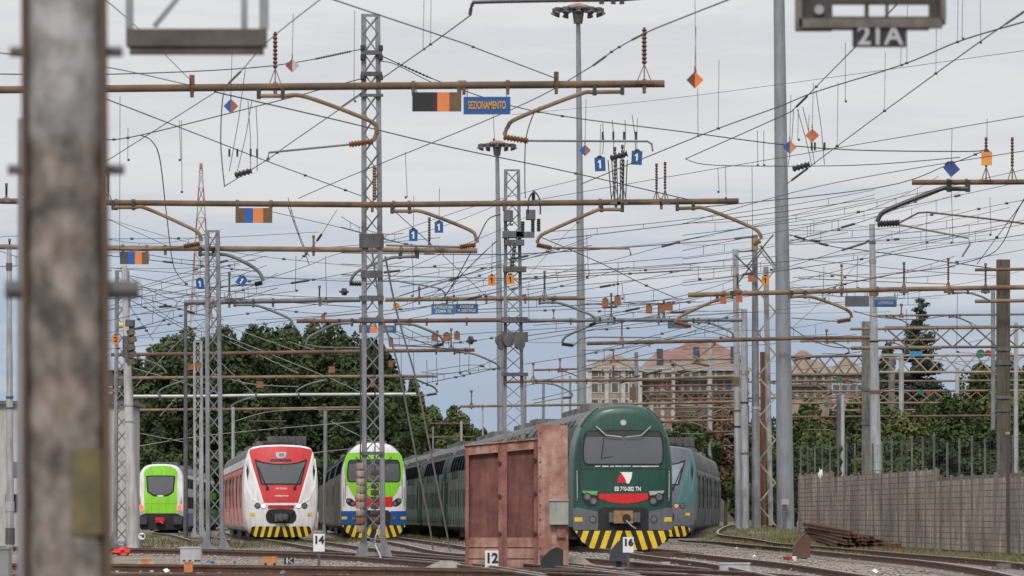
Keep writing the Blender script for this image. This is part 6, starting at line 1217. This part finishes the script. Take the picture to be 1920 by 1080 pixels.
def dwarf(label, x, ytop, ybot, w_, d, mat, slant=1, foot=True):
    t = thing('dwarf_signal', label, 'signal', (P(x, 0, d).x, d, 0)); c = P(x, 0, d).x; W = PX(w_, d); zt, zb = P(0, ytop, d).z, P(0, ybot, d).z
    pl = [(c-W/2*slant, zb), (c+W/2*slant, zb), (c+W/2*slant, zt-(zt-zb)*.12), (c+W*.36*slant, zt-.01), (c+W*.18*slant, zt), (c-W*.05*slant, zt-(zt-zb)*.13), (c-W*.42*slant, zt-(zt-zb)*.52)]
    m_ = MB(); m_.prism(pl, d-.18, d+.25); m_.build('housing', mat, t); m_ = MB(); m_.tube([(c, d, 0), (c, d, max(zb, .05))], .06, 10); m_.box((c, d, .03), (.3, .3, .06)); m_.build('foot', galvd, t)
    for k in (): m_ = MB(); z = zb+(zt-zb)*k*.9; m_.tube([(c+W*.12*slant, d-.19, z), (c+W*.12*slant, d-.26, z)], W*.16, 14); m_.build('lens_hood', rubber, t)
    return t
t = dwarf('black dwarf signal with a striped orange and white base against the wooden hut', 1034, 1026, 1066, 44, 94, M('signal_black', (.018, .02, .022), .5))
m_ = MB(); x0 = hx(1013)
for i, m in enumerate((orange, M('stripe_red', (.45, .06, .07)), white)): m_ = MB(); m_.box(P(1022+i*18, 1071, 93.7), (PX(18, 94), .1, PX(9, 94))); m_.build('base_stripe', m, t)
dwarf('dark slate dwarf signal standing left of the plate with the 16', 1160, 1010, 1052, 36, 102, M('signal_slate', (.045, .05, .062), .55))
dwarf('low black shape of a dwarf signal beside the plate with the 12', 908, 1056, 1082, 40, 96.5, M('signal_black', (.018, .02, .022), .5))
dwarf('rusty brown dwarf signal seen from behind, before the pile of rails', 1502, 1001, 1046, 33, 128, M('signal_rust', (.10, .045, .035), .7))
t = thing('paper_scrap', 'red and white litter lying by the rusty dwarf signal', 'scrap', tuple(P(1482, 1052, 124))); m_ = MB(); m_.box(P(1478, 1047, 122), (.16, .2, .09), .4); m_.build('red_piece', srd, t); m_ = MB(); m_.box(P(1488, 1047, 122), (.14, .15, .10), -.3); m_.build('white_piece', white, t)
def cab(label, x0, x1, y0, y1, d, mat, name='cabinet', cat='cabinet', lid=True, dep=.5, leg=False):
    t = thing(name, label, cat, (P((x0+x1)/2, 0, d).x, d, 0)); c = P((x0+x1)/2, (y0+y1)/2, d); W, Hh = PX(x1-x0, d), PX(y1-y0, d); m_ = MB(); m_.box(c+V((0, dep/2, 0)), (W, dep, Hh)); m_.build('body', mat, t)
    if lid: m_ = MB(); m_.box(c+V((0, dep/2, Hh/2+.012)), (W*1.06, dep*1.06, .026)); m_.build('lid', mat, t)
    if c.z-Hh/2 > .02: m_ = MB(); [m_.box((c.x+k*W*.35, d+dep/2, (c.z-Hh/2)/2), (.05, .05, c.z-Hh/2+.01)) for k in (-1, 1)]; m_.build('feet', galvd, t)
    return t, c, W, Hh
cabm = M('cabinet_grey', (.42, .43, .45), .5, 0, .1, 2, streak=.15)
t, c, W, Hh = cab('light grey cabinet with a black dashed line, left of the red railcar', 338, 376, 1028, 1070, 97, cabm)
m_ = MB(); [m_.plate([(-.03, -.012), (.01, -.012), (.03, .012), (-.01, .012)], (c.x+k*.10, 96.99, c.z-.02), .01) for k in (-1.2, -.1, 1, 1.6)]; m_.build('dashes', black, t)
cab('light grey cabinet at the bottom right in front of the siding', 1350, 1406, 1058, 1100, 92, cabm)
cab('plain grey cabinet in the bottom left corner', -12, 16, 1030, 1110, 60, M('cabinet_dark_grey', (.22, .22, .23), .6), dep=.4)
cab('small pale box on the rails right of the plate with the 16', 1241, 1256, 1056, 1069, 100, M('pale_box', (.42, .41, .38), .7), dep=.15)
cab('grey concrete block at the lower right beside the siding', 1870, 1896, 1057, 1076, 100, concd, dep=.25, lid=False)
orm = M('orange_box', (.50, .19, .06), .6, 0, .3, 6)
for i, (x0, x1, y0, y1, d, l) in enumerate([(264, 281, 1050, 1066, 100, 'orange box with white knobs on the rail, left of the light grey cabinet'), (345, 361, 1056, 1073, 94, 'orange box right in front of the light grey cabinet'), (494, 518, 1046, 1056, 108, 'flat orange lid left of the black sign with the white arrow'), (1095, 1113, 1060, 1069, 96, 'small orange box right of the wooden hut'), (1097, 1141, 1070, 1095, 92, 'pale green grey box at the bottom, right of the wooden hut')]):
    t, c, W, Hh = cab(l, x0, x1, y0, y1, d, orm if i < 4 else M('green_grey', (.28, .31, .28), .7), 'point_box', 'box', dep=.2)
    if i == 0:
        m_ = MB(); [m_.tube([c+V((s*.12, -.02, .02)), c+V((s*.12, .04, .02))], .045, 10) for s in (-1, 1)]; m_.build('knob', palet, t)
t = thing('arrow_sign', 'small black sign with a white arrow low on the ballast left of the 14 plate', 'sign', tuple(P(542, 1066, 103))); c = P(542, 1051, 103); m_ = MB(); m_.box(c, (.2, .03, .14)); b_ = m_.build('plate', black, t); m_ = MB(); m_.bar(c+V((-.01, -.022, 0)), c+V((.07, -.022, .055)), .02, .01); m_.bar(c+V((-.01, -.022, 0)), c+V((.07, -.022, -.055)), .02, .01); m_.bar(c+V((-.04, -.022, .055)), c+V((-.04, -.022, -.055)), .02, .01); m_.build('arrow', white, b_); m_ = MB(); m_.bar((c.x, 103, 0), c, .04); m_.build('post', galvd, t)
t = thing('point_motor', 'grey domed point motor on a yellow plank beside the black arrow sign', 'point motor', (P(560, 0, 99).x, 99, 0)); X = P(560, 0, 99).x; m_ = MB(); m_.lathe([(0, .34), (.6, .26), (1, .08)], (X, 99, .06), (X, 99, .17), 16); m_.build('dome', galvd, t, True); m_ = MB(); m_.box((X, 98.7, .05), (.72, .3, .07)); m_.build('plank', M('yellow_plank', (.50, .30, .09), .8, 0, .3, 5), t)
t = thing('timber_plank', 'pale yellow plank on the ballast under the 14 plate', 'plank', (P(612, 0, 95).x, 95, 0)); m_ = MB(); m_.box((P(612, 0, 95).x, 95, .07), (.34, .25, .07)); m_.build('plank', MATS['yellow_plank'], t); m_ = MB(); m_.box((P(612, 0, 95).x, 95.02, .02), (.3, .2, .05)); m_.build('bearer', concd, t)
t = thing('timber_plank', 'pale yellow plank left of the black arrow sign', 'plank', (P(495, 0, 100).x, 100, 0)); m_ = MB(); m_.box((P(496, 0, 100).x, 100, .08), (.26, .25, .08)); m_.build('plank', MATS['yellow_plank'], t); m_ = MB(); m_.box((P(496, 0, 100).x, 100.02, .02), (.22, .2, .05)); m_.build('bearer', concd, t)
t = thing('red_cover', 'bright red crumpled cover lying by the foot of the left lattice mast', 'cover', tuple(P(226, 1040, 140))); m_ = MB(); bm = bmesh.new(); bmesh.ops.create_icosphere(bm, subdivisions=3, radius=1)
for v in bm.verts: n_ = 1+.25*math.sin(v.co.x*5+v.co.y*3)*math.cos(v.co.z*6); v.co = V((v.co.x*.26*n_, v.co.y*.2*n_, v.co.z*.13*n_))+P(227, 1036, 139)
m_.v = [tuple(v.co) for v in bm.verts]; m_.f = [tuple(v.index for v in f.verts) for f in bm.faces]; bm.free(); m_.build('cover', M('red_tarp', (.55, .02, .012), .6, 0, .3, 4), t, True)
# pile of old rails
t = thing('rail_pile', 'pile of rusty old rails with dark ends in front of the concrete wall', 'rail pile', (P(1600, 0, 160).x, 160, .0)); rm = M('pile_rust', (.17, .07, .04), .85, .1, .35, 3, col2=(.09, .04, .028)); zg = GZ(P(1600, 0, 172).x, 172)
for i in range(34):
    row = (0, 0, 0, 0, 0, 0, 0, 0, 0, 0, 0, 0, 1, 1, 1, 1, 1, 1, 1, 1, 1, 2, 2, 2, 2, 2, 2, 2, 3, 3, 3, 3, 4, 4)[i]; k = (0, 12, 21, 28, 32)[row]; n_ = (12, 9, 7, 4, 2)[row]
    X1 = P(1570+(i-k+.5*row)*100/12, 0, 165).x; c1 = V((X1+random.uniform(-.03, .03), 163+random.uniform(-1.5, 2.5), .06+row*.105+random.uniform(0, .04))); c0 = V((P(1512+(i-k)*3.2+random.uniform(-6, 10), 0, 188).x, 188, .30+row*.10))
    m_ = MB(); m_.bar(c0, c1, .12, .025); u = V((0, 0, .055)); m_.bar(c0+u, c1+u, .025, .1); m_.bar(c0+2*u, c1+2*u, .065, .04); m_.build('old_rail', rm, t)
for i in range(3): m_ = MB(); X = P(1665+i*9, 0, 158).x; m_.box((X, 158, .12), (.13, 1.5, .22)); m_.build('old_rail', rm, t)
# ------------------------------------------------------------------ concrete wall with fence
wm = bpy.data.materials.new('block_wall'); wm.use_nodes = True; t3_ = wm.node_tree; pb = t3_.nodes['Principled BSDF']; pb.inputs['Roughness'].default_value = .9
tcw = t3_.nodes.new('ShaderNodeTexCoord'); nz = t3_.nodes.new('ShaderNodeTexNoise'); nz.inputs['Scale'].default_value = .9; nz.inputs['Detail'].default_value = 8; t3_.links.new(tcw.outputs['Object'], nz.inputs[0])
rr_ = t3_.nodes.new('ShaderNodeValToRGB'); rr_.color_ramp.elements[0].position = .35; rr_.color_ramp.elements[1].position = .68; rr_.color_ramp.elements[0].color = (.10, .083, .074, 1); rr_.color_ramp.elements[1].color = (.185, .155, .138, 1); t3_.links.new(nz.outputs[0], rr_.inputs[0]); t3_.links.new(rr_.outputs[0], pb.inputs['Base Color'])
wb = M('wall_block', (.39, .335, .30), .92, 0, .4, .6, col2=(.20, .168, .148), streak=.4)
def wx(d): return 11.2+(13.4-11.2)*(196-d)/62
def seg(label, da, db, zt):
    t = thing('concrete_wall', label, 'wall', (wx(da), da, 0)); rz = math.atan2(db-da, wx(db)-wx(da)); L_ = math.hypot(db-da, wx(db)-wx(da)); ux, uy = math.cos(rz), math.sin(rz); m_ = MB(); c = V(((wx(da)+wx(db))/2, (da+db)/2, zt/2-.1)); m_.box((c.x, c.y, c.z), (L_, .10, zt+.2), rz); m_.build('slab', wm, t)
    m_ = MB(); s = 0; n = V((-uy, ux, 0)); n = n if n.x < 0 else -n
    while s < L_-.1:
        p = V((wx(da)+ux*s, da+uy*s, 0))
        for k in range(int(zt/.17)):
            z = .10+k*.17
            if z+.13 < zt: m_.box((p.x+ux*.29+n.x*.055, p.y+uy*.29+n.y*.055, z+.065), (.37, .05, .152), rz)
        s += .62
    m_.build('blocks', wb, t)
    m_ = MB(); s = 0
    while s < L_: p = V((wx(da)+ux*s, da+uy*s, 0)); m_.box((p.x+n.x*.06, p.y+n.y*.06, zt/2+.02), (.09, .08, zt+.06), rz); s += 2.48
    m_.build('joint_posts', wm, t)
    f = thing('mesh_fence', label.replace('stretch of the concrete block wall', 'steel fence topping the wall'), 'fence', (wx(da), da, zt)); s = 1.0
    while s < L_: p = V((wx(da)+ux*s, da+uy*s, zt)); m_ = MB(); m_.bar(p-V((0, 0, .3)), p+V((0, 0, 1.05+random.uniform(-.06, .1))), .06); m_.build('post', galvd, f); s += 2.9
    m_ = MB(); p, q = V((wx(da), da, zt)), V((wx(db), db, zt))
    for k in range(4): m_.bar(p+V((0, 0, .1+k*.28)), q+V((0, 0, .1+k*.28)), .007)
    s = 0
    while s < L_: m_.bar((wx(da)+ux*s, da+uy*s, zt+.02), (wx(da)+ux*s, da+uy*s, zt+.95), .004); s += .6
    m_.build('netting', galvd, f)
seg('near lower stretch of the concrete block wall at the right edge', 112, 152.6, 2.22); seg('middle higher stretch of the concrete block wall behind the white tubular mast', 153, 184.5, 2.48); seg('far stretch of the concrete block wall beside the thick light mast', 185, 198, 2.66)
t = thing('steel_post', 'thin dark steel post standing in front of the concrete wall at the right', 'post', (P(1891, 0, 133).x, 133, 0)); m_ = MB(); m_.bar(P(1891, 1042, 133), P(1889, 815, 133), .085); m_.build('shaft', M('post_brown', (.06, .05, .045), .8), t); m_ = MB(); m_.box(P(1889, 812, 133), (.11, .11, .06)); m_.build('cap', conc, t)
t = thing('plastic_bag', 'white plastic bag caught on the fence above the wall', 'bag', tuple(P(1539, 888, 186))); m_ = MB(); bm = bmesh.new(); bmesh.ops.create_icosphere(bm, subdivisions=2, radius=1)
for v in bm.verts: n_ = 1+.35*math.sin(v.co.x*4+v.co.z*5); v.co = V((v.co.x*.09*n_, v.co.y*.08, v.co.z*.19*n_))+P(1539, 888, 186)
m_.v = [tuple(v.co) for v in bm.verts]; m_.f = [tuple(v.index for v in f.verts) for f in bm.faces]; bm.free(); m_.build('bag', white, t, True)
# ------------------------------------------------------------------ buildings
wal = [M('wall_brown_grey', (.13, .108, .098), .9, 0, .3, .3, streak=.3), M('wall_beige', (.26, .205, .16), .9, 0, .3, .3, streak=.3), M('wall_cream', (.33, .265, .205), .9, 0, .25, .3, streak=.3), M('wall_pink', (.26, .15, .13), .9, 0, .2, .3)]
rfm = [M('roof_tan', (.20, .158, .13), .9, 0, .2, .5), M('roof_red', (.21, .115, .097), .9, 0, .25, .5)]; wing = M('building_glass', (.075, .08, .088), .4); winf = M('window_frame_white', (.40, .385, .37), .7)
def building(label, x0, x1, yeave, ypeak, d, wmat, rmat, rows, ncol, dep=14, base=0, wallsplit=None, balc=(), dormers=0, cols=0, hip=.3, name='apartment_building'):
    t = thing(name, label, 'building', (P((x0+x1)/2, 0, d).x, d, base)); X0, X1 = P(x0, 0, d).x, P(x1, 0, d).x; ze, zp = P(0, yeave, d).z, P(0, ypeak, d).z; W = X1-X0
    m_ = MB(); m_.box(((X0+X1)/2, d+dep/2, (base+ze)/2-.2), (W, dep, ze-base)); m_.build('wall', wmat, t)
    if wallsplit: zs = P(0, wallsplit, d).z; m_ = MB(); m_.box(((X0+X1)/2, d+dep/2, (zs+ze)/2-.1), (W+.1, dep+.1, ze-zs-.2)); m_.build('upper_wall', wal[0], t)
    o_ = .7; m_ = MB(); q = W*hip; m_.add([(X0-o_, d-o_, ze), (X1+o_, d-o_, ze), (X1+o_, d+dep+o_, ze), (X0-o_, d+dep+o_, ze), (X0+q, d+dep/2, zp), (X1-q, d+dep/2, zp)], [(0, 1, 5, 4), (1, 2, 5), (2, 3, 4, 5), (3, 0, 4), (3, 2, 1, 0)]); rf = m_.build('roof', rmat, t)
    m_ = MB(); m_.box(((X0+X1)/2, d-.35, ze-.15), (W+1.4, .7, .25)); m_.build('cornice', winf, t)
    for r, yr in enumerate(rows):
        z = P(0, yr, d).z
        for c_ in range(ncol):
            x = X0+W*(c_+.5)/ncol; m_ = MB(); m_.box((x, d-.06, z), (1.5, .12, 1.9)); w2 = m_.build('window', winf, t); m_ = MB(); m_.box((x, d-.13, z), (1.05, .06, 1.5)); m_.build('pane', wing, w2)
    for yr in balc:
        z = P(0, yr, d).z; m_ = MB(); m_.box(((X0+X1)/2, d-.7, z), (W*.9, 1.4, .25)); [m_.box((X0+W*(.06+.88*i/10), d-1.38, z+.55), (.08, .06, 1.0)) for i in range(11)]; m_.box(((X0+X1)/2, d-1.38, z+1.05), (W*.9, .08, .1)); m_.build('balcony', wal[0], t)
    for i in range(cols+1 if cols else 0): m_ = MB(); m_.box((X0+W*i/cols, d-.1, (base+ze)/2), (.7, .5, ze-base-.5)); m_.build('pilaster', winf, t)
    for i in range(dormers): m_ = MB(); x = X0+W*(i+.6)/dormers; m_.box((x, d+dep*.2, zp-.2), (1.1, 1.1, 3.2)); m_.build('chimney', M('chimney_dark', (.05, .06, .10), .8), rf)
    return t
building('brown and cream apartment block with a tan hipped roof, left end of the far buildings', 1106, 1200, 692, 662, 900, wal[2], rfm[0], (697, 727, 757), 5, wallsplit=716, cols=3, dormers=0, hip=.4)
building('beige apartment block with balconies and dark chimney, second from the left end', 1202, 1262, 695, 668, 905, wal[1], rfm[0], (700, 727, 755), 4, balc=(714, 741), dormers=1, cols=3)
building('brown grey apartment block with white windows and tan roof beside the paired pale poles', 1264, 1405, 692, 664, 910, wal[0], rfm[0], (699, 724, 750), 9, balc=(712, 738), dormers=2)
building('large red roofed house standing behind the tan roofed blocks', 1238, 1395, 672, 636, 1100, wal[3], rfm[1], (680,), 8, hip=.38)
building('house with white gable band and red roof, left of the large red roofed one', 1218, 1300, 680, 655, 1050, winf, rfm[1], (684,), 3, hip=.2)
building('pale house with tan roof right of the thick light mast', 1478, 1560, 700, 672, 880, wal[2], rfm[0], (710, 738), 5, balc=(724,))
building('pale gabled house with grey tan front left of the brown grey post', 1560, 1622, 700, 668, 860, M('wall_pale_grey', (.30, .28, .255), .9, 0, .15, .3), rfm[0], (706, 730), 4, hip=.45)
building('small red roofed house top poking over the truss right of the thick light mast', 1496, 1520, 668, 655, 1000, wal[3], rfm[1], (), 1, hip=.3)
building('brick red building with a pale cornice between the big pole and the white tapered pole', 150, 247, 690, 688, 620, M('wall_brick', (.33, .15, .11), .9, 0, .25, .4), M('roof_pale', (.5, .5, .5), .8), (712, 750), 6, hip=.05, dep=10, name='brick_building')
building('pinkish house glimpsed through the leaves above the red train pantograph', 428, 500, 790, 770, 600, M('wall_peach', (.45, .27, .20), .9, 0, .2, .4), rfm[1], (800, 830), 4, hip=.3, dep=10, name='house')
t = thing('equipment_building', 'low pale grey building partly hidden by the big pole at the left edge', 'building', (P(100, 0, 175).x, 175, 0)); d = 175; m_ = MB(); x0, x1 = P(-80, 0, d).x, P(238, 0, d).x; m_.box(((x0+x1)/2, d+3, P(0, 757, d).z/2), (x1-x0, 6, P(0, 757, d).z)); m_.build('wall', M('wall_off_white', (.40, .41, .39), .8, 0, .12, .6, streak=.2), t)
m_ = MB(); m_.box(((x0+x1)/2, d+3, P(0, 755, d).z), (x1-x0+.4, 6.4, .12)); m_.build('roof', galvd, t); m_ = MB(); m_.box(P(22, 943, d-.02), (PX(23, d), .06, PX(33, d))); w2 = m_.build('window', rubber, t); m_ = MB(); m_.box(P(22, 943, d-.06), (PX(16, d), .04, PX(26, d))); m_.build('pane', glassd, w2)
m_ = MB(); m_.box(P(40, 880, d-.02), (PX(50, d), .05, PX(28, d))); m_.build('grey_band', greyt, t)

for i in range(26):
    y = random.uniform(1024, 1076); d = F*(H-.05)/(y-HYP); x = random.choice([random.uniform(215, 860), random.uniform(1090, 1900)]); p = P(x, 0, d); z = GZ(p.x, d)
    t = thing('paper_scrap', 'small scrap of litter lying on the ballast between the tracks', 'scrap', (p.x, d, z), 0, 'scraps on the ballast'); m_ = MB(); a = random.uniform(0, 3); s_ = random.uniform(.04, .11); m_.add([(p.x+s_*math.cos(a), d+s_*math.sin(a), z+.03), (p.x-s_*math.sin(a), d+s_*math.cos(a), z+.09), (p.x-s_*math.cos(a), d-s_*math.sin(a), z+.04), (p.x+s_*.8*math.sin(a), d-s_*math.cos(a), z+.07), (p.x, d, z+.12)], [(0, 1, 4), (1, 2, 4), (2, 3, 4), (3, 0, 4), (3, 2, 1, 0)]); m_.build('scrap', random.choice([white, palet, concd, MATS['yellow_plank'], rustr, bluep]), t)
